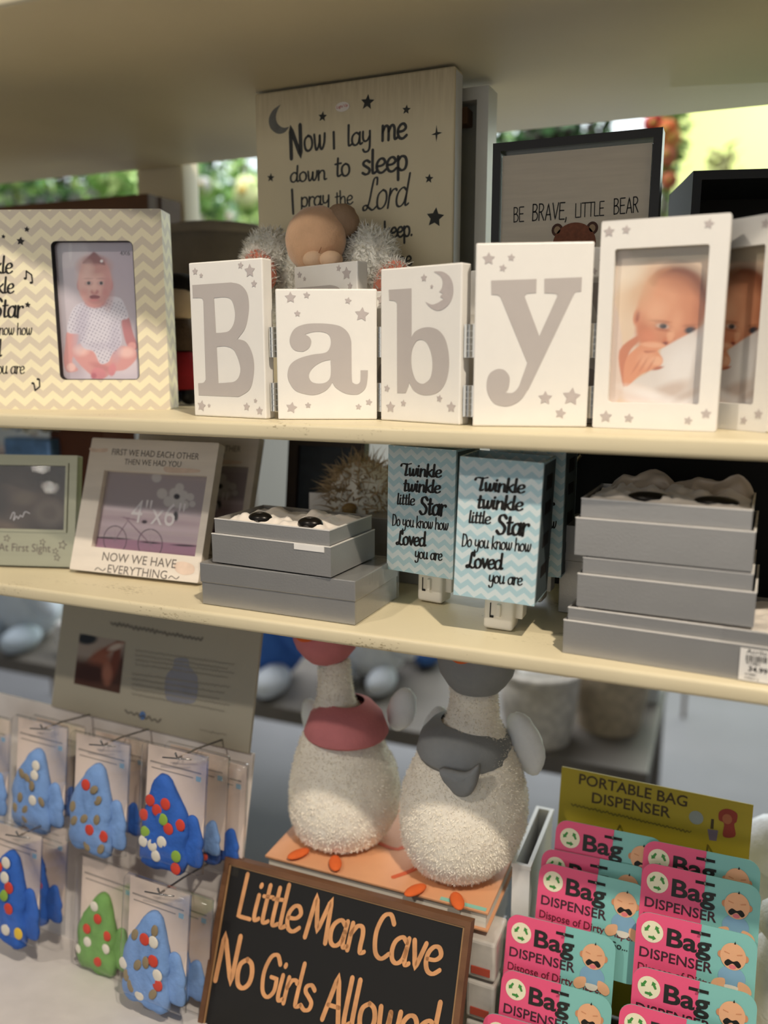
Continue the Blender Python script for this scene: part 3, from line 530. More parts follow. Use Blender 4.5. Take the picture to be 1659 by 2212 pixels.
# ------------------------------------------------------------------ plush lying behind the letters
pc0 = aty(700, 600, .755); bx = Vector((pc0.x, .758, H1)); t = thing('plush_lamb', 'fluffy white plush animal with a peach suede snout behind the letters', 'plush toy', bx)
M_FLF = mat('cream_fleece', '#fbf5ea', .9, 0, .05, 30, 0, None, .2, 0, 'Object', None, .4); M_SUE = mat('peach_suede', '#d8ad88', .85, 0, .1, 60, .3, 400, .2, 0, 'Object', None, .5); M_COR = mat('coral_plush', '#e58f77', .85, 0, .08, 60, .2, 300, .2, 0, 'Object', None, .4)
def L(x, y, Y): p = aty(x, y, Y)-bx; return p
k = .00046
b = MB(); b.ell(L(690, 640, .776), (.070, .022, .060), None, 28, 18, .12, 9, 1); body = b.obj('body', M_FLF, t, True)
b = MB(); b.ell(L(795, 580, .775), (.032, .022, .038), None, 20, 12, .15, 9, 4); cheek = b.obj('fleece_shoulder', M_FLF, t, True)
b = MB(); b.ell(L(582, 565, .770), (.026, .022, .030), None, 20, 12, .15, 9, 6); cheek2 = b.obj('fleece_shoulder', M_FLF, t, True)
fur(surf_samples(body, 9000)+surf_samples(cheek, 3500)+surf_samples(cheek2, 2500), .0085, .0007, M_FLF, 'fleece', t, .35, 3, .8)
sn = MB().ell(L(682, 518, .745), (.030, .024, .031), Matrix.Rotation(.25, 3, 'Y'), 28, 18, .06, 6, 2).obj('snout', M_SUE, t, True)
MB().tube([L(694, 534, .7222), L(688, 548, .7245), L(676, 553, .726)], [.0003, .0005, .0003], 6).obj('seam', mat('suede_seam', '#9a6b4b', .9), sn, True)
MB().ell(L(738, 478, .758), (.017, .016, .016), None, 18, 12, .08).obj('brow', mat('taupe_suede', '#9c8168', .9, 0, .1, 60, .3, 300), t, True)
for x in (676, 712): MB().ell(L(x+3, 561, .728), (.0115, .010, .0082), None, 16, 10).obj('mouth_pad', mat('beige_suede', '#d9b797', .85, 0, .08, 60, .2, 300), t, True)
for x, y, r in ((562, 585, -.5), (845, 612, .5)):
    ea = MB().ell(L(x, y, .745), (.017, .008, .022), Matrix.Rotation(r, 3, 'Y'), 18, 12).obj('ear', M_COR, t, True); fur(surf_samples(ea, 900, lambda p: (p-L(x, y, .745)).z > .004 or random.random() < .2), .007, .0006, M_FLF, 'ear_fleece', ea, .3, 2, .8)
# ------------------------------------------------------------------ doll glimpsed beside the chevron frame
dp = aty(398, 880, .80); t = thing('plush_doll', 'small doll in red trousers glimpsed between chevron frame and letter B', 'doll', (dp.x, .80, H1))
z = lambda y: aty(398, y, .80).z-H1
MB().ell((0, 0, z(655)), (.020, .02, .020), None, 18, 12).obj('face', mat('cream_felt', '#d8c3a4', .9), t, True); MB().ell((-.002, .004, z(615)), (.022, .02, .013), None, 18, 12, .1).obj('hair', mat('black_wool', '#171312', .9, 0, .2, 90, .4), t, True)
MB().lathe([(.001, z(760)), (.019, z(757)), (.017, z(715)), (.012, z(690)), (.001, z(685))]).obj('jumper', mat('brown_knit', '#5b4a3b', .9, 0, .2, 120, .5), t, True); MB().lathe([(.001, z(845)), (.021, z(840)), (.022, z(800)), (.018, z(762)), (.001, z(757))]).obj('trousers', mat('red_cotton', '#a3202b', .8, 0, .15, 60), t, True)
for sx in (-.01, .011): MB().ell((sx, -.004, .012), (.010, .014, .0115), None, 14, 8).obj('shoe', mat('black_shoe', '#121011', .4), t, True)

gx = aty(472, 560, .985); t = thing('grey_felt_basket', 'rounded grey felt basket behind the letter B', 'basket', (gx.x, .985, H1)); gh = aty(472, 502, .985).z-H1
MB().lathe([(.05, .0004), (.068, gh*.3), (.072, gh*.7), (.066, gh), (.062, gh), (.064, gh*.6), (.045, .004)], (0, 0, 0), 28).obj('felt_body', mat('grey_brown_felt', '#7c7366', .95, 0, .12, 40, .4, 200), t, True); MB().lathe([(.064, gh-.008), (.070, gh-.006), (.070, gh+.004), (.063, gh+.006)], (0, 0, 0), 28).obj('rolled_rim', MATS['grey_brown_felt'], t, True)

# ================================================================== second shelf
M_SILV = mat('silver_card', '#a09e9b', .34, .5, .03, 30, .05, 500)
M_EDGE = mat('edge_highlight_tone', '#dedad4', .45)  # lighter silver tone, paints the highlight along the box edges
M_SILVIN = mat('grey_card_inside', '#8d8c8a', .7)
M_SATIN = mat('white_satin', '#e6dcd0', .28, 0, .03, 20, 0, None, .6, 0, 'Object', None, .5)
M_FABD = mat('black_oxidised_metal', '#1d1a17', .3, .6, .1, 60)
def shell(b, x0, x1, y0, y1, z0, z1, t=.0012):
    b.box(x0, x1, y0, y0+t, z0, z1); b.box(x0, x1, y1-t, y1, z0, z1); b.box(x0, x0+t, y0+t, y1-t, z0, z1); b.box(x1-t, x1, y0+t, y1-t, z0, z1); b.box(x0+t, x1-t, y0+t, y1-t, z0, z0+t); return b
def satin(x0, x1, y0, y1, z, amp, seed, nx=44, ny=26, edge=.004):
    v = []; f = []
    for j in range(ny):
        for i in range(nx):
            u, w = i/(nx-1), j/(ny-1); p = Vector((u*(x1-x0)*48+seed, w*(y1-y0)*48, seed*.7))
            n = noise.noise(p)*.6+abs(noise.noise(p*2.1+Vector((3, 1, 0))))*.9-.15; m = min(1, min(u, 1-u)*6, min(w, 1-w)*6)
            v.append((x0+(x1-x0)*u+noise.noise(p+Vector((9, 0, 0)))*.002, y0+(y1-y0)*w, z+amp*n*(.35+.65*m)-edge*(1-m)))
    for j in range(ny-1):
        for i in range(nx-1): a = j*nx+i; f.append((a, a+1, a+nx+1, a+nx))
    return MB().add(v, f)
def tray_box(label, fr, w, d, h_out, h_in, seed, inset=.0025, amp=.006, group=None, lining=True, flush=0):
    t = thing('silver_gift_box', label, 'gift box', fr, group)
    shell(MB(), 0, w, 0, d, .0003, h_out).obj('box_base', M_SILV, t); shell(MB(), inset, w-inset, inset, d-inset, .003, h_in).obj('inner_tray', M_SILV, t)
    for zz_, i_ in ((h_out, 0), (h_in, inset)):
        e_ = MB(); e_.box(i_-.0002, w-i_+.0002, i_-.0003, i_+.0012, zz_-.0007, zz_+.0002); e_.box(w-i_-.0012, w-i_+.0003, i_+.0012, d-i_, zz_-.0007, zz_+.0002); e_.obj('edge_highlight', M_EDGE, t)  # thin pale strips imitating bright highlights on the front and right edges
    if lining: satin(inset+.002, w-inset-.002, inset+.002, d-inset-.002, h_in-flush, amp, seed).obj('satin_lining', M_SATIN, t, True)
    return t
# ---- left stack
a, b_ = atz(434.5, 1305, H2), atz(768, 1353, H2); fr = panel_frame(a, b_); w = (b_-a).length; hB = fr.px(425.8, 1214.5)[1]; D1 = .094
t = thing('silver_gift_box', 'long closed silver gift box in clear wrap, bottom of the left stack', 'gift box', fr, 'silver gift boxes on the shelf')
MB().box(.001, w-.001, .001, D1-.001, .0003, hB*.56, .0008).obj('box_base', M_SILV, t); MB().box(0, w, 0, D1, hB*.54, hB, .0008).obj('lid', M_SILV, t)
MB().box(-.0012, w+.0012, -.0012, D1+.0012, .0002, hB+.0006, .0012).obj('clear_wrap', M_CELLO, t)
satin(w-.045, w-.004, .06, D1-.002, hB+.002, .004, 5, 16, 12, .001).obj('crumpled_wrap', M_CELLO, t, True)
zb = H2+hB+.0012; a, b_ = atz(459.5, 1213.5, zb), atz(715, 1248, zb); fr = panel_frame(a, b_); w = (b_-a).length
ho, hi = fr.px(457.6, 1151.8)[1], fr.px(462.4, 1120.5)[1]; D2 = .083
tb = tray_box('open silver gift box with crumpled satin and two dark ovals, on left stack', fr, w, D2, ho, hi, 2.3, .0022, .0085, 'silver gift boxes on the shelf')
lb = MB().box(w*.71, w*.95, -.0006, 0, ho-.0055, ho-.0005).obj('paper_label', mat('white_paper', '#e8e4de', .6), tb)
for i, (x, y) in enumerate(((560, 1124), (668, 1134))):
    p = fr.px(x, y, .016); c = fr.w((p[0], .018, hi-.0025)); k = thing('oval_keepsake', ('left' if i == 0 else 'right')+' dark oval keepsake lying in the satin lined box', 'keepsake', c, 'dark ovals in the open gift box')
    MB().ell((0, 0, .003), (.0120, .009, .0062), None, 24, 12).obj('lid', M_FABD, k, True); MB().lathe([(.0085, 0), (.0090, .001), (.0090, .003), (.0085, .0036)]).obj('rim', mat('pewter', '#5f5a55', .35, .8), k, True); MB().ell((0, -.002, .0088), (.004, .003, .0008), None, 12, 6).obj('crest', mat('pewter', '#5f5a55', .35, .8), k, True)
fr = Fr((aty(782, 1207, .775).x, .775, H2), -3); w2 = .075
t = thing('silver_gift_box', 'tall silver gift box in shadow behind the left stack', 'gift box', fr, 'silver gift boxes on the shelf'); hh = fr.px(800, 1116)[1]
MB().box(0, w2, 0, .07, .0003, hh*.6, .0008).obj('box_base', M_SILV, t); MB().box(-.001, w2+.001, -.001, .071, hh*.58, hh, .0008).obj('lid', M_SILV, t)
# ---- right stack
a, b_ = atz(1215, 1410, H2), atz(1593.6, 1469, H2); fr = panel_frame(a, b_); ho, hi = fr.px(1213.9, 1337.6)[1], fr.px(1221, 1312)[1]; w = .205
tr_ = tray_box('widest silver gift box with a price sticker, bottom of the right stack', fr, w, .10, ho, hi, 7.1, .0025, .006, 'silver gift boxes on the shelf', True, .001)
MB().box((b_-a).length-.012, w, -.0009, .02, ho-.001, hi+.0005).obj('clear_wrap', M_CELLO, tr_)
pz = [fr.px(1594, 1472), fr.px(1598, 1398), fr.px(1665, 1408)]
lbx0 = pz[0][0]; pt = MB().box(lbx0, lbx0+.05, -.0012, -.0006, .001, pz[1][1]).obj('price_sticker', mat('white_paper', '#e8e4de', .6), tr_)
Mk = M_BLACK; ph = pz[1][1]
for txt, u0, u1, z0, bold in (('Acrilo tooth and', .003, .030, .87, 0), ('41081', .003, .0098, .55, 0), ('34.99', .0045, .0138, .35, .02), ('en2881', .003, .0085, .23, 0), ('CINDY S', .003, .0098, .11, 0)):
    b = MB(); sans(b, txt, (lbx0+u0*1.35, ph*z0), (lbx0+u1*1.35, ph*z0-.0006), bold=bold, y=-.0014, aspect=.9); b.obj('lettering', Mk, pt)
b = MB(); xx = lbx0+.004
while xx < lbx0+.018: ww = random.choice((.0003, .0005, .0008)); b.box(xx, xx+ww, -.00135, -.0012, ph*.64, ph*.82); xx += ww+random.choice((.0004, .0006))
b.obj('barcode', Mk, pt)
zb = H2+hi+.0012; prev = None
for nm, bl, br, otl, itl, seed, lab in (('m', (1245, 1310.6), (1627, 1364.5), (1246.6, 1238), (1255.7, 1204.5), 3.3, 'middle silver gift box of the right stack, satin at its rim'), ('t', (1240.8, 1194), (1625.6, 1231), (1239.8, 1117), (1250, 1076.5), 4.4, 'topmost silver gift box of the right stack, satin billowing out')):
    a, b_ = atz(*bl, zb), atz(*br, zb)
    fr = Fr((a.x, .634 if nm == 'm' else .636, zb), -2.5); e = fr.px(*br); a0 = fr.px(*bl); fr = Fr(fr.w((a0[0], 0, 0)), -2.5); w = fr.px(*br)[0]; ho, hi = fr.px(*otl)[1], fr.px(*itl)[1]
    tx = tray_box(lab, fr, w, .088, ho, hi, seed, .003, .0075, 'silver gift boxes on the shelf', True, -.0012)
    zb = zb+hi+.0012
    if nm == 't':
        v = []; f = []; n = 60; fr_t = fr
        for j in range(14):
            for i in range(n):
                u = i/(n-1); s_ = j/13; hgt = .025*(.55+.45*noise.noise(Vector((u*5, 2, 0))))*math.sin(min(1, u*9, (1-u)*9)*PI/2)
                v.append((.012+u*(w-.016)+.004*noise.noise(Vector((u*9, s_*4, 1))), .06+.020*s_+.006*noise.noise(Vector((u*8, s_*3, 5))), hi-.004+hgt*math.sin(s_*PI*.62)/.93+.0025*noise.noise(Vector((u*14, s_*5, 8)))))
        for j in range(13):
            for i in range(n-1): q = j*n+i; f.append((q, q+1, q+n+1, q+n))
        MB().add(v, f).obj('gauze_cover', mat('taupe_gauze', '#b3a594', .45, 0, .05, 30, 0, None, .5, 0, 'Object', None, .3), tx, True)
        for x in (.05, .098): MB().ell((x, .022, hi+.001), (.016, .011, .004), None, 20, 10).obj('oval_insert', M_FABD, tx, True)
fr = Fr((aty(1206, 1292, .735).x, .735, H2), -4); hh = fr.px(1207, 1132)[1]
t = thing('silver_gift_box', 'upright silver gift box between night lights and the right stack', 'gift box', fr, 'silver gift boxes on the shelf')
MB().box(0, .06, 0, .06, .0003, hh*.62, .0008).obj('box_base', M_SILV, t); MB().box(-.001, .061, -.001, .061, hh*.6, hh, .0008).obj('lid', M_SILV, t)

# ---- night lights
M_NCH = mat_chevron('pale_blue_chevron', '#d3dfe0', '#aecdd4', .0118, .0048, .0104)
M_TEAL = mat('muted_teal_lacquer', '#6f9ea3', .5); M_PLUG = mat('white_plastic', '#e9e4da', .35, 0, .01)
nY = .640; P0 = aty(979.3, 1284.4, nY); nf = Fr(P0, 0, 0, 1.9)
NW = (nf.px(1156, 1301)[0]+nf.px(1173.6, 997.5)[0])/2; NH = (nf.px(993.8, 988)[1]+nf.px(1173.6, 997.5)[1])/2; ND = .050
nbase = Fr((P0.x, nY, P0.z), 0, 0, 1.9)
def build_night_light(label):
    t = thing('night_light', label, 'night light', nbase, 'chevron plug-in night lights')
    sh = shell(MB(), 0, NW, 0, ND, 0, NH, .002); sh = sh.obj('shade', M_NCH, t)
    MB().box(NW, NW+.0004, .003, ND-.003, .002, NH-.002).obj('shadowed_side_panel', mat('side_shadow_tone', '#4a5557', .6), t)  # dark sheet over the side, its shadow put into the colour
    for z0, z1 in ((.02, .03), (.045, .056), (.072, .082), (.092, .104)): MB().box(NW+.0004, NW+.0007, .014, .036, z0, z1, .0001).obj('cut_out', M_BLACK, t)
    MB().box(.003, NW-.003, .003, ND-.003, NH-.014, NH-.012).obj('inner_top', M_DARK, t)
    for txt, x0, y0, x1_, y1, asp, wt in (('1winkle', 1262, 268, 1478, 280, .88, 2.7), ('twinkle', 1265, 346, 1470, 358, .88, 2.7), ('little', 1228, 412, 1326, 418, 1.0, 2.4), ('Star', 1352, 462, 1494, 470, 1.1, 2.7), ('Do you know how', 1198, 517, 1506, 543, 1.35, 2.2), ('2oved', 1222, 612, 1380, 622, 1.1, 2.7), ('you are', 1318, 680, 1468, 693, 1.2, 2.3)):
        b = MB(); lettering(b, txt, nf.px(x0/2.074+420, y0/2.074+930), nf.px(x1_/2.074+420, y1/2.074+930), asp, wt*1.22, .52, .12, -.0003); b.obj('lettering', M_BLACK, t)
    zf = -(P0.z-H2)+.0021
    x0 = nf.px(1043, 1345, .022)[0]; x1_ = nf.px(1108, 1345, .022)[0]
    pb = MB().box(x0, x1_, .022, .044, zf, -.0003, .003, 3).obj('plug_base', M_PLUG, t, True)
    xm = (x0+x1_)/2; MB().box(xm-.0012, xm+.0022, .0185, .0222, zf*.62, zf*.28, .0006).obj('switch', M_PLUG, pb); b = MB(); b.box(xm-.0075, xm-.0066, .0215, .0219, zf*.68, zf*.28); b.box(xm-.0075, xm-.0040, .0215, .0219, zf*.68, zf*.62); b.obj('switch_mark', M_BLACK, pb)
    MB().box(x1_-.002, x1_+.006, .03, .046, zf*.7, -.001, .001).obj('side_lug', M_PLUG, pb)
    return t
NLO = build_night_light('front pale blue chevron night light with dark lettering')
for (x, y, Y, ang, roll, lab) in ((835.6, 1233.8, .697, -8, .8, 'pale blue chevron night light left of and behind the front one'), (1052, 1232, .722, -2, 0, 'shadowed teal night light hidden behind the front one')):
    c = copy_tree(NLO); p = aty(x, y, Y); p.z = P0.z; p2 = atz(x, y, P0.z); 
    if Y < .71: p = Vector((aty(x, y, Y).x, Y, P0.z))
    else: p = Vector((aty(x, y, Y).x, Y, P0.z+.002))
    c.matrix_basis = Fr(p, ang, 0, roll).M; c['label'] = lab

# ---- verse frames and ultrasound frame
M_OFFW = mat('whitewashed_wood', '#dfd5c8', .55, 0, .07, 1, .08, 6, .3, 0, 'Object', (14, 20, 90)); M_GREYINK = mat('grey_letter_ink', '#6d655f', .6)
fr = Fr((-.6446, .673, H2+.0045), 2, 20); t = thing('verse_picture_frame', 'whitewashed frame with grey verse around a bicycle picture', 'picture frame', fr, 'whitewashed verse frames')
WW, WH = .1606, .1455; s6 = lambda x, y, d=0: fr.px(x/2.676, y/2.676+900, d)
q = [s6(590, 308), s6(1195, 345), s6(1128, 810), s6(540, 750)]; hx0, hx1, hz0, hz1 = (q[0][0]+q[3][0])/2, (q[1][0]+q[2][0])/2, (q[2][1]+q[3][1])/2, (q[0][1]+q[1][1])/2
WFR = t
MB().prism([rr(0, WW, 0, WH, .0015, 2), rect(hx0, hx1, hz0, hz1)], 0, .012).obj('frame', M_OFFW, t); MB().box(.003, WW-.003, .012, .0135, .003, WH-.003).obj('back_board', M_DARK, t)
MB().add([(WW/2-.02, .0135, .1), (WW/2+.02, .0135, .1), (WW/2+.025, .055, .016), (WW/2-.025, .055, .016), (WW/2-.02, .0150, .1), (WW/2+.02, .0150, .1), (WW/2+.025, .0565, .016), (WW/2-.025, .0565, .016)], [(0, 1, 2, 3), (7, 6, 5, 4), (0, 4, 5, 1), (1, 5, 6, 2), (2, 6, 7, 3), (3, 7, 4, 0)]).obj('easel_strut', M_DARK, t)
for txt, p0, p1, asp in (('FIRST WE HAD EACH OTHER', (646, 220), (1148, 249), 1.15), ('THEN WE HAD YOU', (718, 276), (1045, 292), 1.15), ('NOW WE HAVE', (590, 830), (1015, 877), 1.02), ('EVERYTHING', (620, 901), (962, 940), .98)):
    b = MB(); sans(b, txt, s6(*p0), s6(*p1), y=-.0003, aspect=asp); b.obj('lettering', M_GREYINK, t)
for cx_, cy_ in ((580, 880), (1005, 928)):
    b = MB(); P = [(cx_-30, cy_+6), (cx_-15, cy_-7), (cx_, cy_+2), (cx_+15, cy_+10), (cx_+30, cy_-2)]; ribbon(b, crom(P), 5, .2, -.0003, lambda x, y: s6(x, y)); b.f = [x[::-1] for x in b.f]; b.obj('flourish', M_GREYINK, t)
M_SMU = mat('peach_paint_smudge', '#d9c2b0', .7, 0, .15, 60)
for P in ('520,180 560,186 620,184 615,204 560,206 525,200', '950,290 1010,294 1145,306 1142,324 1010,326 955,318', '1010,850 1060,838 1120,862 1118,905 1060,915 1015,890'): MB().flat([[s6(x, y) for x, y in crom(parse(P), True, 4)]], -.0002).obj('paint_smudge', M_SMU, t)
pc = Pic(fr, hx0, hx1, hz0, hz1, 150, 110, .007, 2.676, 0, 900)
pc.fill('#c9b7bc'); pc.poly('500,280 1250,300 1250,560 500,500', '#a79b9d', 40, 1, False)
for yy, cl in ((545, '#d8c9ce'), (600, '#bda7b0'), (640, '#d3c0c8'), (690, '#c3aeb8')): pc.ell(850, yy, 500, 14, cl, 1, 4.5, .8)
pc.poly('500,690 1250,750 1250,860 500,860', '#b98fa4', 8, 1, False); pc.ell(640, 702, 110, 5, '#3f3a3e', .8, 3); pc.ell(870, 728, 60, 5, '#3f3a3e', .8, 5); pc.ell(1070, 745, 75, 5, '#3f3a3e', .8, 3)
for cx_, cy_, rx, ry in ((665, 712, 66, 80), (868, 735, 70, 84)):
    r = np.hypot((pc.U-cx_)/rx, (pc.V-cy_)/ry); pc.mixm(np.clip(1.6-np.abs(r-1)*32, 0, 1), '#6a5a62')
    for k_ in range(4): pc.ell(cx_, cy_, rx, 1.6, '#a28e98', 1, 45*k_, .5)
for P in (('665,712 740,600'), ('740,600 868,735'), ('720,580 868,735'), ('700,580 800,600')):
    (x0, y0), (x1_, y1) = parse(P); pc.ell((x0+x1_)/2, (y0+y1)/2, math.hypot(x1_-x0, y1-y0)/2, 3, '#8b6f7d', .6, math.degrees(math.atan2(y1-y0, x1_-x0)), .9)
for x, y, r in ((905, 352, 28), (937, 445, 30), (1038, 410, 25), (1010, 445, 32), (1060, 455, 28), (1100, 465, 22), (975, 490, 30), (1030, 495, 34), (1065, 510, 26), (1112, 505, 18)): pc.ell(x, y, r, r, '#cfcac6', .3, 0, .85)
pc.ell(1022, 462, 18, 16, '#3a3436', .5); pc.ell(835, 608, 16, 10, '#4a3d45', .6); pc.ell(1016, 575, 14, 28, '#4d4a4c', .6)
pc.obj('photo', M_VC, t)
b = MB(); sans(b, '4"x6"', s6(750, 607, .0068), s6(1052, 640, .0068), y=.0067, aspect=1.15); b.obj('size_lettering', mat('white_ink', '#e6dfe0', .5), t)
MB().box(hx0, hx1, .0050, .0055, hz0, hz1).obj('glass_pane', M_PANE, t)
z2 = H2+.0045; q = atz(304, 933, z2+WH*math.cos(math.radians(20))); q.y -= WH*math.sin(math.radians(20)); q.z = z2
c = copy_tree(WFR); c.matrix_basis = Fr(q, 2, 20).M; c['label'] = 'second whitewashed verse frame in shadow behind the first'
# ultrasound frame
fr = Fr(atz(0, 1226, H2)+Vector((0, 0, .0028)), 16, 12); t = thing('silver_picture_frame', 'brushed pale silver frame with a dark ultrasound picture', 'picture frame', fr)
M_CHAMP = mat('brushed_champagne_metal', '#a5a38c', .35, .6, .05, 1, 0, None, .5, 0, 'Object', (6, 20, 120)); s6 = lambda x, y, d=0: fr.px(x/2.676, y/2.676+900, d)
xr = (s6(470, 225)[0]+s6(405, 883)[0])/2; zt = s6(470, 225)[1]; hx1 = (s6(392, 285)[0]+s6(362, 655)[0])/2; hz0, hz1 = s6(362, 655)[1], s6(392, 285)[1]; hx0 = hx1-.125; xl = hx0-(xr-hx1)
MB().prism([rr(xl, xr, 0, zt, .0012, 2), rect(hx0, hx1, hz0, hz1)], 0, .012).obj('frame', M_CHAMP, t); MB().box(xl+.002, xr-.002, .012, .0135, .002, zt-.002).obj('back_board', M_DARK, t)
MB().prism([rect(hx0-.003, hx1+.003, hz0-.003, hz1+.003), rect(hx0, hx1, hz0, hz1)], -.0015, 0).obj('raised_rim', MATS['brushed_champagne_metal'], t)
pc = Pic(fr, hx0, hx1, hz0, hz1, 120, 80, .006, 2.676, 0, 900); pc.fill('#3b2c20'); pc.ell(130, 430, 200, 110, '#54453a', 1); pc.ell(285, 560, 85, 70, '#6d6054', .8); pc.ell(285, 555, 50, 45, '#574a3f', .8); pc.ell(140, 470, 60, 40, '#655748', .9); pc.ell(60, 600, 130, 50, '#594a3e', 1); pc.ell(300, 350, 120, 60, '#35291f', 1); pc.ell(0, 480, 50, 110, '#2d231b', 1, 0, .7)
pc.obj('photo', M_VC, t); MB().box(hx0, hx1, .0042, .0047, hz0, hz1).obj('glass_pane', M_PANE, t)
b = MB(); P = [(60, 590), (75, 555), (85, 560), (78, 600), (95, 575), (105, 590), (118, 570), (130, 580), (145, 550), (172, 560)]; ribbon(b, crom(P), 5, .3, .0058, lambda x, y: s6(x, y, .0058)); b.f = [x[::-1] for x in b.f]; b.obj('script_mark', MATS['white_ink'], t)
b = MB(); sans(b, 'Love At First Sight', s6(-130, 772), s6(292, 784), y=-.0003, aspect=1.1); b.obj('lettering', M_GREYINK, t)
for x, y, r in ((40, 703, 22), (246, 725, 20), (362, 742, 28), (320, 778, 20), (330, 815, 22)):
    c = s6(x, y); e = s6(x+r, y); rad = abs(e[0]-c[0]); MB().flat([star_loop(*c, rad, .2, .5), star_loop(*c, rad*.7, .2, .5)], -.0003).obj('star', M_GREYINK, t)

# ---- shadowed things at the back of the second shelf
fr = Fr((aty(612, 1150, .86).x, .86, H2+.004), 0, 8); t = thing('dark_picture_frame', 'dark wooden picture frame standing in shadow behind the left stack', 'picture frame', fr); zz = .135
MB().prism([rect(0, .10, 0, zz), rect(.013, .087, .013, zz-.013)], 0, .014).obj('frame', mat('dark_walnut', '#33261d', .5, 0, .2, 30), t); MB().box(.013, .087, .006, .009, .013, zz-.013).obj('picture', mat('dim_blue_print', '#2a3036', .5, 0, .4, 60), t)
bx = Vector((aty(790, 1110, .835).x, .835, H2)); t = thing('plush_bird', 'shaggy cream plush ball with long feathers in shadow behind the boxes', 'plush toy', bx)
bd = MB().ell((0, 0, .058), (.045, .04, .056), None, 24, 16, .1).obj('body', M_FLF, t, True); fur(surf_samples(bd, 1500, lambda p: p.z > .028), .022, .0011, mat('tan_feather', '#b79f7c', .9, 0, .2, 30), 'feathers', t, .5, 3, .6)
MB().ell((0, -.043, .07), (.008, .009, .006), None, 12, 8).obj('beak', mat('tan_beak', '#a98a5c', .8), t, True)
p = aty(688, 1100, .80); t = thing('white_gift_card', 'small white card lying on a box behind the left stack', 'card', Fr((p.x-.012, .80, H2), 10, 5)); hz = p.z-H2
MB().box(0, .025, 0, .02, .0003, hz).obj('card_box', mat('dim_grey_box', '#5d5a57', .7), t); MB().box(-.001, .027, -.001, -.0002, hz-.002, hz+.017).obj('card_face', mat('white_paper', '#e8e4de', .6), t)
fr = Fr((aty(1180, 1200, .83).x, .83, H2), 0); t = thing('black_display_box', 'tall matte black box in the dark behind the right stack', 'box', fr)
MB().box(0, .32, 0, .05, .0003, .157, .001).obj('body', MATS['matte_black_board'], t); MB().box(.004, .316, -.001, 0, .146, .149).obj('lid_seam', mat('faint_black_seam', '#1c1a1a', .5), t)
for i, (x, y) in enumerate(((1243, 998), (1232, 1016))): MB().tube([fr.px(x, y)[0:1]+(-.004,)+fr.px(x, y)[1:2], fr.px(x+14, y-16)[0:1]+(-.004,)+fr.px(x+14, y-16)[1:2]], .0016, 6).obj('foil_ribbon', M_CHROME, t)
p = aty(165, 950, .95); t = thing('brown_gift_box', 'brown box at the back of the second shelf, above the verse frame', 'box', (p.x, .95, H2)); MB().box(-.05, .05, 0, .07, .0003, .120, .001).obj('body', mat('brown_card', '#5b3320', .7, 0, .1, 20), t); MB().box(-.052, .052, -.002, .072, .120, .149, .001).obj('lid', mat('brown_card', '#5b3320', .7), t)
p = aty(55, 950, .93); t = thing('blue_foil_bag', 'crumpled blue and clear foil bag behind the silver frame', 'gift bag', (p.x, .93, H2)); MB().box(-.045, .045, 0, .03, .0003, .11, .004).obj('bag', mat('blue_print_foil', '#5f86b8', .3, .2, .5, 30), t); satin(-.05, .05, 0, .03, .125, .03, 11, 20, 8).obj('tissue', mat('white_tissue', '#dfe6ea', .4), t, True)

# ================================================================== lower deck
DECK = .755
def puff(outline, y0, th, mb=None, rings=((1, 0), (.97, .45), (.85, .8), (.6, .96), (.3, 1.0))):
    mb = mb or MB(); n = len(outline); cx_ = sum(p[0] for p in outline)/n; cz_ = sum(p[1] for p in outline)/n; v = []; f = []
    for s_, d in rings:
        for i, p in enumerate(outline): v.append((cx_+(p[0]-cx_)*s_, y0-th*d+th*.28*noise.noise(Vector((p[0]*90*s_, p[1]*90*s_, d*3))), cz_+(p[1]-cz_)*s_))
    m = len(rings)
    for j in range(m-1):
        for i in range(n): f.append((j*n+i, j*n+(i+1) % n, (j+1)*n+(i+1) % n, (j+1)*n+i))
    v.append((cx_, y0-th, cz_)); f += [((m-1)*n+i, (m-1)*n+(i+1) % n, m*n) for i in range(n)]; f.append(tuple(range(n))[::-1])
    return mb.add(v, f)
# ---- bib display: header board, white stand, wire hooks
fr = Fr((-.7476, .74, 1.0216), -2.75, 14); t = thing('bib_display_stand', 'white counter stand with grey printed header board and wire hooks', 'display stand', fr)
MB().box(-.25, .30, -.16, .004, -.2705, -.2665, .001).obj('stand_base', mat('white_acrylic_panel', '#d9d3cf', .4), t)
M_GREYB = mat('warm_grey_card', '#a39d8c', .6, 0, .03, 10)
MB().box(-.005, .288, -.002, .002, .0, .175, .0008).obj('header_board', M_GREYB, t); MB().box(-.20, .292, .0025, .006, -.27, .0, .001).obj('stand_panel', mat('white_acrylic_panel', '#d9d3cf', .4), t)
s2 = lambda x, y, d=-.002: fr.px(x/2.765, y/2.765+1260, d)
MG = mat('faded_grey_ink', '#6f6a5f', .6); MG2 = mat('pale_grey_ink', '#8d8778', .6)
def scrawl(x0, y0, x1_, y1, h, m, par, fn, n=26, y=-.0024):
    b = MB(); P = [(x0+(x1_-x0)*i/n, y0+(y1-y0)*i/n+(h if i % 2 else -h)*random.uniform(.3, 1)) for i in range(n+1)]; ribbon(b, crom(P, n=3), h*.8, .3, y, lambda a, c: fn(a, c)); b.f = [q[::-1] for q in b.f]; return b.obj('faded_lettering', m, par)
scrawl(665, 240, 1210, 338, 15, MG, t, s2, 44)
for i in range(4): scrawl(810, 400+i*28, 1400-(i % 2)*40, 485+i*26, 7, MG2, t, s2, 60)
for i in range(5): scrawl(790, 540+i*30, 1370-(i % 3)*30, 620+i*36, 7, MG2, t, s2, 60)
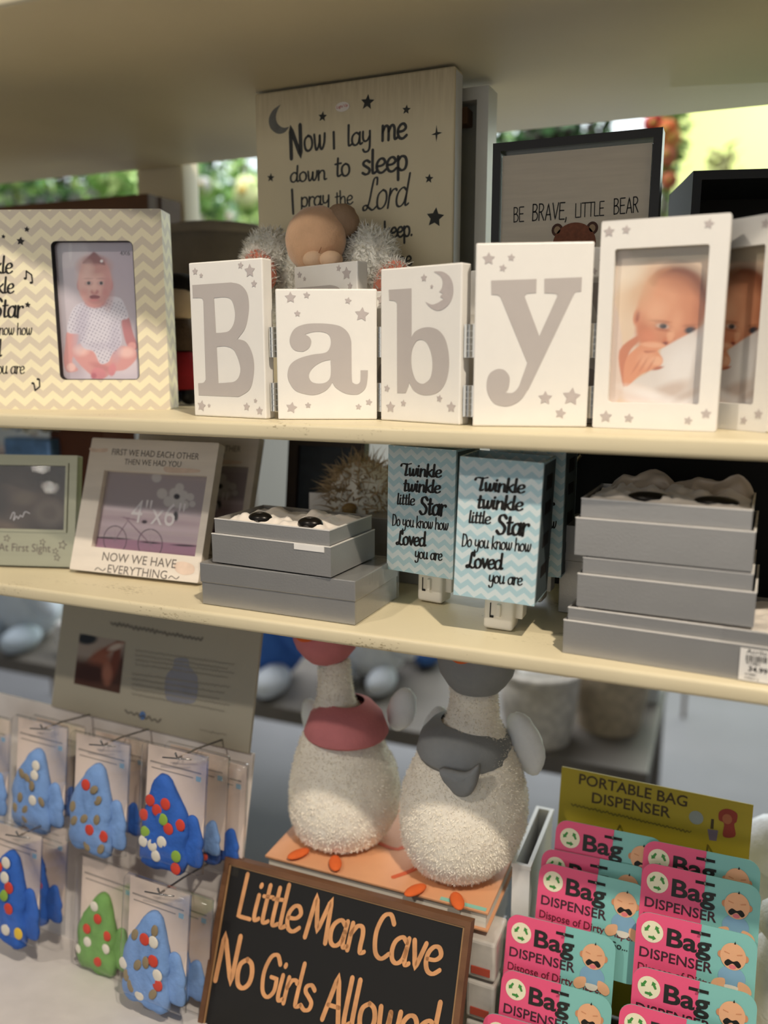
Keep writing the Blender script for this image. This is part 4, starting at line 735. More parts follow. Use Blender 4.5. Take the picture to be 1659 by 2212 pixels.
b = MB().flat([[s2(x, y) for x, y in crom(parse('1045,450 1120,450 1135,500 1180,560 1175,690 1130,720 1040,715 990,680 990,560 1035,500'), True, 4)]], -.0022); b.f = [q for q in b.f]; b.obj('bottle_drawing', mat('blue_grey_print', '#86878f', .6), t)
b = MB(); b.flat([disc_loop(*s2(852, 790), .0045, .005)], -.0024); b.obj('blue_logo_mark', mat('blue_logo_ink', '#4f72a6', .6), t); scrawl(750, 765, 960, 825, 14, MG, t, s2, 12); scrawl(1195, 875, 1350, 905, 7, MG2, t, s2, 16)
q = [s2(*p) for p in ((470, 300), (760, 350), (705, 655), (450, 600))]; hx0, hx1, hz0, hz1 = (q[0][0]+q[3][0])/2, (q[1][0]+q[2][0])/2, (q[2][1]+q[3][1])/2, (q[0][1]+q[1][1])/2
pc = Pic(fr, hx0, hx1, hz0, hz1, 70, 70, -.0024, 2.765, 0, 1260); pc.fill('#4a2f24'); pc.ell(560, 370, 200, 90, '#9a8d82', .6); pc.ell(520, 330, 60, 35, '#20242a', .5); pc.ell(640, 400, 130, 22, '#7d4632', .6, -30); pc.ell(600, 480, 60, 80, '#8d5541', .8, 20); pc.ell(540, 540, 110, 60, '#402219', .7); pc.ell(690, 460, 25, 110, '#6d3a2a', .7, 10); pc.ell(640, 540, 30, 60, '#a26a55', .8); pc.ell(690, 380, 45, 18, '#b8a89a', .8, -20)
pc.obj('header_photo', M_VC, t)
M_WIRE = mat('chrome_wire', '#8f8d8b', .3, .9)
M_CARDP = mat('blush_card', '#e0cdc0', .6, 0, .03, 30); M_BAG = mat_glass('thin_poly_bag', .05, (.995, .995, .995), .12, .03)
def bibcol(n, c): return mat(n, c, .85, 0, .16, 60, .3, 300)
B_L, B_D, B_G = bibcol('light_blue_cotton', '#7295c9'), bibcol('royal_blue_cotton', '#2b5cb0'), bibcol('green_cotton', '#6f9b55')
D_R, D_W, D_GR, D_Y, D_T = mat('red_dot_print', '#c8402f', .8), mat('white_dot_print', '#d9d2c4', .8), mat('green_dot_print', '#86a83f', .8), mat('yellow_dot_print', '#e0b92f', .8), mat('tan_dot_print', '#8a7a5e', .8)
BIB = crom([(610, 455), (662, 485), (700, 600), (738, 720), (728, 800), (745, 880), (728, 985), (640, 1010), (560, 985), (470, 1000), (418, 920), (432, 840), (412, 750), (440, 650), (500, 565), (555, 485)], True, 3)
BIB = [((x-580)/2.963/2300, (730-y)/2.963/2300) for x, y in BIB]
CW, CH = .076, .100
def pack(label, px_, py_, Y, body, dots, scale=1.0, flip=1, roll=0, lean=8):
    p = aty(px_, py_, Y); f_ = Fr(p, -3, lean, roll); t_ = thing('bib_pack', label, 'bib', f_, 'bagged bibs on the display')
    MB().box(-CW/2, CW/2, -.0004, .0004, -CH, 0, .0002).obj('backing_card', M_CARDP, t_)
    MB().box(-CW/2+.004, CW/2-.006, -.0008, -.0005, -.018, -.0165).obj('card_print', mat('grey_card_ink', '#9b9088', .6), t_); MB().box(CW/2-.012, CW/2-.006, -.0008, -.0005, -.026, -.021).obj('blue_mark', mat('pale_blue_mark', '#9dc3d8', .6), t_); MB().box(-CW/2+.006, CW/2-.016, -.0008, -.0005, -.024, -.023).obj('card_print', MATS['grey_card_ink'], t_)
    scale *= 1.28; ol = [(-.008+flip*x*scale, -.078+z*scale) for x, z in BIB]
    if flip < 0: ol = ol[::-1]
    bb = puff(ol[::-1], -.001, .011).obj('bib', body, t_, True)
    bb.data.flip_normals() if False else None
    puff([(.021+(x)*.62*scale, -.089+z*.52*scale) for x, z in BIB][::-1], -.0007, .004).obj('bib_tie', body, t_, True)
    bcx, bcz = sum(q[0] for q in ol)/len(ol), sum(q[1] for q in ol)/len(ol)
    used = []
    for i in range(len(dots)*3+2):
        m = dots[i % len(dots)]
        for _ in range(40):
            r = math.sqrt(random.random())*.85; s_ = random.choice(ol); x, z = bcx+(s_[0]-bcx)*r, bcz+(s_[1]-bcz)*r
            if all(math.hypot(x-u, z-w_) > .0095 for u, w_ in used): break
        used.append((x, z))
        d = -.001-.011*float(np.interp(r, [0, .3, .6, .85, .97, 1], [1, 1, .96, .8, .45, 0]))-.0014
        rx = .0034 if m in (D_T,) else .0050
        MB().ell((x, d+.001, z), (rx*scale, .0012, rx*(1.5 if m == D_T else 1)*scale), Matrix.Rotation(random.uniform(-1, 1), 3, 'Y'), 12, 8).obj('printed_dot', m, bb, True)
    puff(rr(-CW/2-.003, CW/2+.003, -CH-.022, .004, .002, 2), -.0012, .0145).obj('clear_bag', M_BAG, t_, True)
    return t_
packs = [('royal blue dotted bib pack at the back right of the top hook row', 470, 1640, .700, B_D, [D_W, D_R], .7, 1), ('blush card bib pack behind the spotted royal blue one', 430, 1622, .690, B_L, [D_T], .7, 1),
         ('light blue bib pack at the back of the middle top hook', 262, 1592, .700, B_D, [D_T], .7, 1), ('dusky blue bib pack at the back of the left top hook', 130, 1562, .700, B_D, [D_T], .7, 1),
         ('light blue bib pack at the far left of the top hook row', -28, 1545, .676, B_L, [D_T], .95, 1), ('light blue bib pack with round knot, left of centre on the top row', 92, 1562, .672, B_L, [D_T, D_T, D_W], .95, 1), ('pointed light blue bib pack in the middle of the top row', 222, 1597, .668, B_L, [D_T, D_T, D_R], 1.0, 1), ('royal blue bib pack with red and white spots, top row right', 383, 1622, .660, B_D, [D_R, D_W, D_GR, D_R], 1.0, -1),
         ('royal blue and yellow spotted bib pack behind the lower left one', 92, 1775, .655, B_D, [D_Y, D_R, D_W], .8, 1), ('royal blue bib pack with yellow spots at the lower left edge', 36, 1790, .622, B_D, [D_Y, D_R, D_W, D_GR], 1.05, 1),
         ('green frog patterned bib pack on the lower row', 235, 1868, .655, B_G, [D_W, D_R], .9, 1), ('light blue bib pack at the back of the lower right hook', 395, 1925, .650, B_L, [D_T], .8, 1), ('light blue boat patterned bib pack in front on the lower right hook', 345, 1912, .615, B_L, [D_T, D_W, D_T, D_R], 1.0, 1)]
for pk in packs: pack(*pk)
for px_, py_, Y in ((92, 1575, .665), (222, 1610, .66), (383, 1638, .652), (40, 1806, .615), (345, 1930, .607)):
    p = fr.I @ aty(px_, py_, Y); MB().tube([(p.x, .004, p.z+.006), (p.x, p.y*.6, p.z+.004), (p.x, p.y, p.z), (p.x, p.y-.004, p.z+.006)], .0011, 8).obj('wire_hook', M_WIRE, t, True); MB().tube([(p.x-.017, p.y-.002, p.z-.002), (p.x, p.y-.003, p.z+.0005), (p.x+.019, p.y-.002, p.z+.003)], .0008, 6).obj('hook_crossbar', M_WIRE, t, True)

# ---- books under the geese, white tray
ZB = .918; M_PEA = mat('peach_book_cover', '#d39a72', .5, 0, .08, 20)
def bk(x, y): p = atz(x, y, ZB); return p.x, p.y
t = thing('picture_book', 'peach covered picture book lying flat under the two plush geese', 'book', (-.32, .78, ZB-.022)); x0, x1_, y0, y1 = -.432+.32, -.183+.32, -.074, .085
MB().box(x0, x1_, y0, y1, .019, .022, .0008).obj('cover', M_PEA, t); MB().box(x0+.003, x1_-.003, y0+.003, y1-.003, .0025, .0188).obj('pages', mat('cream_pages', '#e3ddd0', .7, 0, .08, 1, 0, None, .3, 0, 'Object', (2, 2, 900)), t); MB().box(x0, x1_, y0, y1, .0002, .0023, .0006).obj('back_cover', M_PEA, t)
for P in ('780,1800 860,1835 905,1790', '850,1895 900,1875 960,1830', '640,1790 690,1830 720,1838'):
    b = MB(); ribbon(b, crom([(bk(x, y)[0]+.32, bk(x, y)[1]-.78) for x, y in parse(P)]), .006, .2, 0, lambda a, c: (a, c)); b.v = [(v[0], v[2], .0223) for v in b.v]; b.obj('cover_drawing', mat('orange_print', '#c9592c', .6), t)
MB().box(x1_-.05, x1_-.003, y0+.001, y0+.006, .0221, .0224).obj('teal_stripe', mat('teal_print', '#86bfae', .6), t)
zz = ZB-.022; 
for i, (lab, h, c) in enumerate((('white gift carton directly under the peach picture book', .06, '#d6d2cb'), ('grey gift carton at the bottom of the pile under the geese', .075, '#a9a6a2'))):
    z0 = zz-.0005-h if i == 0 else DECK+.0005; h_ = h if i == 0 else zz-.0005-.06-.0007-z0; t = thing('gift_carton', lab, 'box', (-.31, .785, z0), 'cartons under the geese'); m = mat('carton_card_%d' % i, c, .6)
    MB().box(-.10, .105, -.055, .085, .0002, h_*.7, .001).obj('carton_base', m, t); MB().box(-.102, .107, -.057, .087, h_*.7, h_, .001).obj('carton_lid', m, t)
t = thing('white_tray', 'white rimmed tray standing between the geese and bag dispensers', 'tray', (-.171, .77, DECK)); M_TRW = mat('glossy_white_tray', '#e3e2df', .3)
shell(MB(), -.0009, .017, -.015, .10, .0003, .186, .0025).obj('tray_shell', M_TRW, t); 
b = MB(); 
for (xa, xb, ya, yb) in ((-.002, .018, -.016, -.012), (-.002, .018, .0975, .102), (-.002, .002, -.012, .0975), (.014, .018, -.012, .0975)): b.box(xa, xb, ya, yb, .186, .190)
b.obj('rim', M_TRW, t)
for i, (lab, z0) in enumerate((('plastic wrapped pack, lowest of the small pile right of the black sign', DECK), ('plastic wrapped pack, middle of the small pile right of the black sign', DECK+.046), ('plastic wrapped pack, topmost of the small pile right of the black sign', DECK+.092))):
    t = thing('wrapped_pack', lab, 'pack', Fr((-.202, .700, z0+.0006), random.uniform(-2, 2)), 'wrapped packs by the black sign'); MB().box(0, .029, 0, .045, .0002, .042, .003).obj('contents', mat('grey_folded_cloth', '#c9c3bb', .8, 0, .2, 40), t); MB().box(.005, .024, -.0012, -.0002, .006, .014).obj('label_strip', mat('red_label', '#b04a38', .6), t); MB().box(-.001, .030, -.001, .046, .0, .0445, .002).obj('clear_wrap', M_CELLO, t)

# ---- the two plush geese
M_GF = mat('white_goose_plush', '#f4eadc', .95, 0, .08, 60, .4, 260, .15, 0, 'Object', None, .4); M_GC = mat('grey_scarf_cloth', '#85888a', .85, 0, .1, 40, .2, 300); M_PK = mat('rose_pink_cloth', '#c4777a', .85, 0, .1, 40, .2, 300); M_OR = mat('orange_felt', '#d5632c', .9, 0, .1, 60); M_WNG = mat('white_wing_plush', '#dfe2e4', .9, 0, .05, 60, .4, 260)
def goose(label, Y, rings, neck, pins, scarf_m, scarf, hat, wings, feet_px):
    base = aty(feet_px[0], feet_px[1], Y); base.z = ZB+.0006; t = thing('plush_goose', label, 'plush toy', base, 'plush geese on the book'); P = lambda x, y, Yy=Y: aty(x, y, Yy)-base; S = 1/(F_PX/(Y*1.17))
    v = []; f = []; n = 28
    for (x, y, hw, dp) in rings:
        c = P(x, y); c.z = max(c.z, .0)
        for k in range(n): a = 2*PI*k/n; v.append((c.x+hw*S*math.cos(a), c.y+dp*S*math.sin(a), c.z))
    m = len(rings)
    for j in range(m-1):
        for k in range(n): f.append((j*n+k, j*n+(k+1) % n, (j+1)*n+(k+1) % n, (j+1)*n+k))
    f.append(tuple(range(n))[::-1]); f.append(tuple(range((m-1)*n, m*n))); f = [q[::-1] for q in f]
    # rings run downwards: orient outwards
    bd = MB().add(v, f).obj('body', M_GF, t, True)
    fur(surf_samples(bd, 16000, lambda p: p.z > .004), .0028, .0005, M_GF, 'plush_pile', t, .5, 2, .7)
    v = []
    MB().lathe([(r*S, z_) for r, z_ in scarf['prof']], scarf['c'](P), 28).obj(scarf['name'], scarf_m, t, True)
    for tail in scarf.get('tails', []): puff(crom([(q.x, q.z) for q in [P(*w_) for w_ in tail]], True, 4)[::-1], (P(*tail[0]).y-.052), .008).obj('scarf_tail', scarf_m, t, True)
    hp = P(*hat['p']); MB().ell(hp+Vector((0, 0, .028)), (.030, .032, .030), None, 20, 14).obj('head', M_GF, t, True); MB().ell(hp+Vector((-.004, -.036, .024)), (.011, .016, .007), None, 14, 8).obj('beak', M_OR, t, True)
    MB().lathe([(hat['r']*S*q, z_) for q, z_ in hat['prof']], hp, 28).obj(hat['name'], scarf_m, t, True)
    for (x, y, rx, rz, rot, dy) in wings: MB().ell(P(x, y)+Vector((0, dy, 0)), (rx*S, .012, rz*S), Matrix.Rotation(rot, 3, 'Y'), 18, 12, .08).obj('wing', M_WNG, t, True)
    for sx in (-1, 1): MB().ell(Vector((sx*.022, -.058, .0032)), (.007, .014, .003), Matrix.Rotation(sx*.5, 3, 'Z'), 14, 8).obj('foot', M_OR, t, True)
    return t
goose('plush white goose wearing a pink collar and pink hat', .775,
      [(722, 1425, 34, 32), (724, 1470, 36, 34), (726, 1510, 42, 40), (732, 1550, 62, 60), (738, 1600, 92, 85), (744, 1650, 115, 105), (745, 1700, 124, 112), (742, 1745, 122, 112), (738, 1785, 103, 100), (734, 1815, 70, 70), (732, 1832, 30, 30)], None, None, M_PK,
      dict(name='collar', prof=[(40, .012), (60, .008), (80, -.004), (93, -.022), (90, -.025), (70, -.008), (45, .004)], c=lambda P: P(748, 1535)),
      dict(name='hat', p=(705, 1395), r=1, prof=[(37, -.016), (50, -.010), (64, -.001), (72, .010), (66, .028), (48, .05), (2, .058)]),
      [(842, 1560, 32, 52, .3, .035), (650, 1590, 30, 60, -.3, .035)], (735, 1836))
goose('plush white goose wearing a grey scarf and grey bonnet', .765,
      [(1022, 1470, 46, 44), (1024, 1510, 48, 46), (1022, 1550, 54, 50), (1018, 1590, 76, 70), (1010, 1640, 108, 98), (1004, 1700, 130, 116), (1000, 1760, 133, 120), (992, 1815, 122, 112), (984, 1855, 92, 88), (980, 1878, 55, 55), (978, 1888, 25, 25)], None, None, M_GC,
      dict(name='scarf', prof=[(50, .012), (72, .008), (92, -.004), (100, -.02), (94, -.026), (70, -.012), (52, .0)], c=lambda P: P(1005, 1578), tails=[[(985, 1610), (1040, 1615), (1068, 1600), (1062, 1640), (1045, 1665), (1015, 1660)]]),
      dict(name='bonnet', p=(1030, 1440), r=1, prof=[(49, -.022), (60, -.016), (74, -.005), (80, .008), (72, .03), (50, .05), (2, .058)]),
      [(1125, 1625, 36, 68, -.35, .02), (905, 1620, 28, 60, .3, .05)], (980, 1890))

# ---- black chalkboard-style sign
TL = aty(490, 1850, .68); Lh = .172; LN = 22
o_ = TL-Vector((0, math.sin(math.radians(LN)), math.cos(math.radians(LN))))*Lh; fr = Fr(o_, 0, LN); t = thing('chalkboard_sign', 'black wooden sign with orange hand lettering in a thin brown frame', 'sign', fr)
SWd = fr.px(1020, 1985)[0]
M_BRN = mat('aged_brown_wood', '#6b4a33', .6, 0, .2, 1, .15, 4, .3, 0, 'Object', (20, 60, 60))
MB().prism([rect(0, SWd, 0, Lh), rect(.0055, SWd-.0055, .0055, Lh-.0055)], -.003, .012).obj('frame', M_BRN, t); MB().box(.0045, SWd-.0045, 0, .010, .0045, Lh-.0045).obj('board', mat('black_chalk_board', '#121111', .6, 0, .12, 20), t)
MB().prism([rect(.0055, SWd-.0055, .0055, Lh-.0055), rect(.0075, SWd-.0075, .0075, Lh-.0075)], -.0012, 0).obj('inner_trim', mat('tan_trim', '#9a7650', .6), t)
s4 = lambda x, y: fr.px(x/2.242+400, y/2.242+1700)
M_LET = mat('orange_wood_lettering', '#d19766', .6, 0, .22, 55)
for txt, p0, p1, asp in (('Little', (250, 622), (550, 707), 1.22), ('Man', (572, 722), (862, 810), 1.2), ('Cave', (893, 815), (1230, 914), 1.22), ('No', (138, 932), (318, 985), 1.2), ('Girls', (350, 1000), (612, 1092), 1.25), ('Allowed', (655, 1120), (1215, 1290), 1.2)):
    b = MB(); lettering(b, txt, s4(*p0), s4(*p1), asp, 2.25, .35, .1, -.0004); b.obj('lettering', M_LET, t)

# ---- bag dispenser display
M_YEL = mat('mustard_card', '#b5a02a', .55, 0, .03, 10); M_PINK = mat('hot_pink_print', '#e4567f', .4, 0, .02, 20); M_TEA = mat('aqua_print', '#7fbcb6', .4, 0, .02, 20)
LN2 = 9; TLh = aty(1210.6, 1655.6, .835); HB = .25
d_ = Vector((0, math.sin(math.radians(LN2)), math.cos(math.radians(LN2)))); fr = Fr(TLh-d_*HB, -2, LN2); t = thing('dispenser_display', 'mustard yellow counter display header behind the pink bag dispenser cards', 'display stand', fr)
Wd = fr.px(1627.7, 1739.8)[0]
MB().box(0, Wd, 0, .003, 0, HB, .0006).obj('header_card', M_YEL, t); 
b = MB().box(-.004, Wd+.004, -.10, .03, -.008, -.002); b.obj('base_tray', mat('dark_grey_board', '#3a3836', .6), t)
sB = lambda x, y: fr.px(x/2.517+1000, y/2.517+1600)
M_BRT = mat('brown_print_ink', '#4a3a1c', .6)
for txt, p0, p1, asp in (('PORTABLE BAG', (630, 233), (1218, 360), 1.0), ('DISPENSER', (700, 335), (1128, 420), .95)):
    b = MB(); sans(b, txt, sB(*p0), sB(*p1), bold=.015, y=-.0003, aspect=asp); b.obj('lettering', M_BRT, t)
scrawl(590, 345, 1240, 498, 8, mat('olive_ink', '#6f6424', .6), t, sB, 60, -.0003)
MB().flat([disc_loop(*sB(1268, 418), .0068)], -.0003).obj('round_badge', mat('pale_grey_print', '#9aa19c', .6), t)
M_REDP, M_TANP = mat('rust_print', '#9c3b2c', .6), mat('tan_print', '#b56a45', .6)
MB().flat([crom([sB(x, y) for x, y in ((1395, 385), (1440, 370), (1490, 395), (1488, 440), (1475, 455), (1480, 520), (1415, 520), (1420, 450), (1392, 430))], True, 4)], -.0003).obj('child_drawing', M_REDP, t); MB().flat([disc_loop(*sB(1437, 425), .0045, .005)], -.0005).obj('face_drawing', M_TANP, t)
MB().flat([[sB(x, y) for x, y in ((1330, 480), (1388, 488), (1378, 545), (1340, 540))]], -.0003).obj('bin_drawing', mat('mauve_print', '#7a6a7a', .6), t); MB().flat([[sB(x, y) for x, y in ((1350, 425), (1365, 427), (1362, 480), (1345, 478))]], -.0003).obj('wand_drawing', M_BRT, t)
# one card, then copies
CWd, CHt = .104, .094
def make_card():
    f_ = Fr((0, 0, 0)); c = thing('dispenser_card', 'x', 'dispenser card', f_, 'pink and aqua bag dispenser cards')
    slot = rr(CWd*.47, CWd*.61, -.0095, -.0065, .0012, 2); sp = CWd*.545
    full = rr(0, CWd, -CHt, 0, .012, 6)
    L = [p for p in full if p[0] <= sp]; R = [p for p in full if p[0] > sp]
    MB().prism([rr(0, CWd, -CHt, 0, .012, 6)], 0, .0008).obj('backing_card', M_TEA, c)
    pk = [(sp, 0), (.012, 0)]+[(.012-.012*math.sin(a*PI/12), -.012+.012*math.cos(a*PI/12)) for a in range(1, 7)]+[(0, -CHt+.012)]+[(.012-.012*math.cos(a*PI/12), -CHt+.012-.012*math.sin(a*PI/12)) for a in range(1, 7)]+[(sp-.004, -CHt)]
    MB().flat([pk], -.0003).obj('pink_half', M_PINK, c); MB().box(CWd*.46, CWd*.62, -.0007, -.0004, -.0092, -.0066).obj('hang_slot', M_DARK, c)
    rd = MB().flat([disc_loop(.0145, -.0165, .0098, None, 24)], -.0006).obj('roundel', mat('ivory_print', '#e8e2c4', .5), c)
    for k in range(3):
        a = 2*PI*k/3+.5; cx_, cz_ = .0145+.0052*math.cos(a), -.0165+.0052*math.sin(a); tx_, tz_ = -math.sin(a), math.cos(a)
        MB().flat([[(cx_+tx_*u*.001+math.cos(a)*w_*.001, cz_+tz_*u*.001+math.sin(a)*w_*.001) for u, w_ in ((-3, -1), (1, -1.3), (1, -2.4), (4, .2), (1, 2.4), (1, 1.2), (-3, .9))]], -.0008).obj('recycling_arrow', mat('leaf_green_print', '#3f8a3f', .5), rd)
    def tx(s_, x0, z0, x1_, bold, m, asp=1): b = MB(); sans(b, s_, (x0, z0), (x1_, z0), bold=bold, y=-.0007, aspect=asp); return b.obj('lettering', m, c)
    MI = mat('dark_card_ink', '#20201e', .5); tx('Bag', .0275, -.0255, .066, .024, MI, .80); tx('DISPENSER', .0045, -.0405, .068, .012, mat('dark_plum_ink', '#3d1f28', .5), .95); tx('Dispose of Dirty Diapers', .004, -.0535, .099, .01, mat('maroon_ink', '#6b1f2d', .5), 1.1); tx('or Waste on the Go...', .010, -.064, .090, .01, MI, 1.0)
    SKb = mat('cartoon_skin', '#e2ab83', .6); SKs = mat('cartoon_skin_shade', '#c98a63', .6)
    bb = MB().flat([disc_loop(.0845, -.040, .0115, .010, 24)], -.0005).obj('crying_baby', mat('cartoon_blue_suit', '#7ea6c2', .6), c)
    MB().flat([disc_loop(.0845, -.0215, .0108, .0118, 28)], -.0007).obj('face', SKb, bb)
    for sx in (-1, 1):
        MB().flat([disc_loop(.0845+sx*.0108, -.0215, .0022, .003)], -.0006).obj('ear', SKs, bb); MB().flat([[(.0845+sx*.0075, -.0180), (.0845+sx*.003, -.0192), (.0845+sx*.003, -.0200), (.0845+sx*.0075, -.0190)]], -.0009).obj('shut_eye', SKs, bb)
        MB().flat([crom([(.0845+sx*x, z_) for x, z_ in ((.006, -.042), (.014, -.044), (.017, -.050), (.013, -.054), (.006, -.050))], True, 4)], -.0009).obj('leg', SKb, bb)
    MB().flat([crom([(.0775, -.028), (.0805, -.0245), (.0845, -.0258), (.0885, -.0245), (.0915, -.028), (.089, -.0305), (.0845, -.0275), (.080, -.0305)], True, 4)], -.0009).obj('open_mouth', M_BLACK, bb); MB().flat([disc_loop(.0845, -.0305, .003, .002)], -.00085).obj('tongue', mat('pink_tongue', '#d9737a', .6), bb)
    MB().flat([crom([(.079, -.047), (.090, -.047), (.088, -.052), (.081, -.052)], True, 4)], -.0011).obj('diaper', D_W, bb); MB().flat([[(.0845, -.0105), (.0855, -.0078), (.0862, -.0105)]], -.0009).obj('hair_tuft', M_BLACK, bb)
    return c
card = make_card(); first = True
cards = [((1203, 1768), .782, 'dispenser card at the very back of the left column'), ((1392, 1812), .778, 'dispenser card at the very back of the right column'), ((1172, 1830), .770, 'second dispenser card from the back in the left column'), ((1389, 1860), .762, 'second dispenser card from the back in the right column, deep in shade'),
         ((1167, 1860), .758, 'third dispenser card in the left column, half lit by the lamp'), ((1377, 1965), .738, 'third dispenser card in the right column, lower edge covered'), ((1098, 1970), .728, 'dispenser card in the left column showing its full lettering'), ((1369, 2083), .708, 'fourth dispenser card in the right column, brightly lit'),
         ((1086, 2090), .702, 'fifth dispenser card in the left column, second nearest'), ((1340, 2162), .690, 'nearest dispenser card of the right column at the bottom edge'), ((1046, 2183), .684, 'nearest dispenser card of the left column at the bottom edge')]
for i, ((x, y), Y, lab) in enumerate(cards):
    c = card if i == 0 else copy_tree(card); c['label'] = lab; c.matrix_basis = Fr(aty(x, y, Y), random.uniform(-1, 2.5), 15).M
    p = fr.I @ (c.matrix_basis @ Vector((CWd*.54, 0, -.0079))); MB().tube([(p.x, 0, p.z-.004), (p.x, p.y-.003, p.z), (p.x, p.y-.005, p.z+.003)], .0010, 6).obj('wire_peg', M_WIRE, t, True)

# ================================================================== the shop beyond the shelving
M_LEAF = [mat('leaf_green_a', '#7fae55', .6, 0, .3, 20), mat('leaf_green_b', '#b3cf7c', .6, 0, .3, 20), mat('leaf_green_c', '#4f7a47', .6, 0, .3, 20)]
def plant(label, name, cat, x, y, Y, r, n, mats, flowers=(), lsz=.05, grp=None):
    c = aty(x, y, Y); t = thing(name, label, cat, c, grp)
    for k, m in enumerate(mats):
        b = MB(); V = []; Fs = []
        for i in range(n//len(mats)):
            d = Vector((random.gauss(0, 1), random.gauss(0, 1), random.gauss(0, 1))).normalized(); p = Vector((d.x*r[0], d.y*r[0]*.5, d.z*r[1]))*random.random()**.4; a = Vector((random.gauss(0, 1), random.gauss(0, 1), random.gauss(0, 1))).normalized(); s_ = a.cross(d).normalized()*lsz*.28; l = a*lsz*random.uniform(.7, 1.3); q = len(V)
            V += [p, p+l*.45+s_, p+l, p+l*.45-s_]; Fs.append((q, q+1, q+2, q+3))
        b.add(V, Fs).obj('foliage', m, t, kind='stuff')
    st = MB().tube([(0, 0, -c.z+.0005), (0, 0, -r[1]), (0.01, 0, 0), (-.01, 0, r[1]*.8)], .008, 6).obj('stem', mat('brown_stem', '#5b4630', .8), t)
    for (fx, fy, fr_, col) in flowers:
        p = aty(fx, fy, Y-.05)-c; fl = MB().ell(p, (fr_, fr_*.7, fr_), None, 14, 8, .25, 9, fx).obj('flower', mat('petal_'+col.lstrip('#'), col, .7, 0, .1, 20), t, True); MB().ell(p+Vector((0, -fr_*.7, 0)), (fr_*.3, fr_*.2, fr_*.3), None, 10, 6).obj('flower_centre', mat('pollen_yellow', '#cda74a', .8), fl, True)
    return t
# daylight windows in the far wall
def window(i, x0, y0, x1_, y1, Y):
    a, b_ = aty(x0, y1, Y), aty(x1_, y0, Y); w = bpy.data.objects.new('window_%d' % i, None); COL.objects.link(w); w['kind'] = 'structure'; w.location = (a.x, Y, a.z); W_, H_ = b_.x-a.x, b_.z-a.z
    m = mat('bright_daylight_pane', (.86, .95, 1.0), .3, 0, .02, 3, 0, None, .4, 1.3)
    for k in range(2): MB().box(.04+k*W_/2, W_/2-.02+k*W_/2, 0, .01, .05, H_-.05).obj('pane', m, w)
    b = MB(); b.prism([rect(0, W_, 0, H_), rect(.04, W_/2-.02, .05, H_-.05), rect(W_/2+.02, W_-.04, .05, H_-.05)], -.05, .02); b.obj('window_frame', M_WHITE, w)
window(1, 1010, 180, 1450, 480, 6.55); window(2, 455, 300, 575, 470, 6.55); window(3, 90, 300, 240, 420, 6.55)
plant('leafy green garland at the far left under the upper shelf', 'hanging_greenery', 'plant', 30, 385, 2.6, (.20, .10), 260, M_LEAF)
plant('dark twiggy greenery behind the brown crate', 'hanging_greenery', 'plant', 130, 395, 2.9, (.16, .10), 110, [M_LEAF[2], mat('bark_dark', '#2f261d', .8)])
plant('light green garland beside the white post', 'hanging_greenery', 'plant', 240, 392, 2.6, (.14, .10), 200, M_LEAF[:2])
plant('flowering green bush with white roses left of the verse plaque', 'silk_flower_bush', 'plant', 425, 430, 2.65, (.17, .25), 520, M_LEAF, ((412, 475, .055, '#efe3d4'), (440, 400, .03, '#f4efe6'), (395, 395, .03, '#e9e7dd')))
plant('yellow green bush touching the verse plaque', 'silk_flower_bush', 'plant', 530, 450, 3.15, (.17, .32), 460, M_LEAF[:2], ((535, 415, .062, '#e9efb0'), (500, 470, .028, '#e6e4dc'), (512, 525, .04, '#6f93c4')))
plant('dark leafy garland above the bear picture', 'hanging_greenery', 'plant', 1180, 300, 2.8, (.22, .05), 200, [M_LEAF[2], mat('bark_dark', '#2f261d', .8)], (), .06)
plant('dark twigs at the top left of the bear picture', 'hanging_greenery', 'plant', 1085, 400, 2.6, (.05, .25), 150, [M_LEAF[2], M_LEAF[0]])
plant('hanging string of red and orange silk flowers', 'silk_flower_string', 'plant', 1440, 330, 2.75, (.05, .18), 150, M_LEAF[:2], ((1412, 268, .03, '#b8302a'), (1438, 285, .035, '#e2763a'), (1450, 300, .03, '#e9a25c'), (1440, 335, .03, '#dd8a62'), (1446, 390, .025, '#c96a4a')))
plant('pale feathery grass against the lime wall', 'dried_grass', 'plant', 1560, 365, 3.4, (.05, .07), 30, [mat('pale_grass', '#c9c98e', .8)], (), .06)
# a display table with toys and baskets
t = thing('display_table', 'low grey display table standing behind the shelving', 'table', (-1.15, 2.05, 0)); M_TBL = mat('grey_table_wood', '#6d675f', .5, 0, .1, 12)
MB().box(-1.3, 1.05, -.45, .45, .60, .64, .004).obj('tabletop', M_TBL, t)
for x in (-1.25, 1.0):
    for y in (-.4, .4): MB().box(x-.03, x+.03, y-.03, y+.03, 0, .60).obj('leg', M_TBL, t)
ZT = .6405
def ontable(x, Y): return Vector((aty(x, 1500, Y).x, Y, ZT))
def basket(label, x, Y, r, h, col, fillcol):
    c = ontable(x, Y); t = thing('storage_basket', label, 'basket', c, 'baskets on the display table'); m = mat('wicker_'+col.lstrip('#'), col, .8, 0, .25, 60, .4, 120)
    MB().lathe([(r*.8, 0), (r*.95, h*.5), (r, h), (r*.95, h), (r*.9, h*.5), (r*.75, .01)], (0, 0, 0), 24).obj('weave', m, t, True); MB().lathe([(r*1.0, h-.012), (r*1.04, h), (r*1.0, h+.012), (r*.96, h)], (0, 0, 0), 24).obj('rim', m, t, True)
    for k in range(4): MB().ell((random.uniform(-.5, .5)*r, random.uniform(-.5, .5)*r, h*.9), (r*.4, r*.35, r*.35), None, 14, 8, .2, 9, k).obj('folded_cloth', mat('cloth_'+fillcol.lstrip('#'), fillcol, .8, 0, .1, 20), t, True)
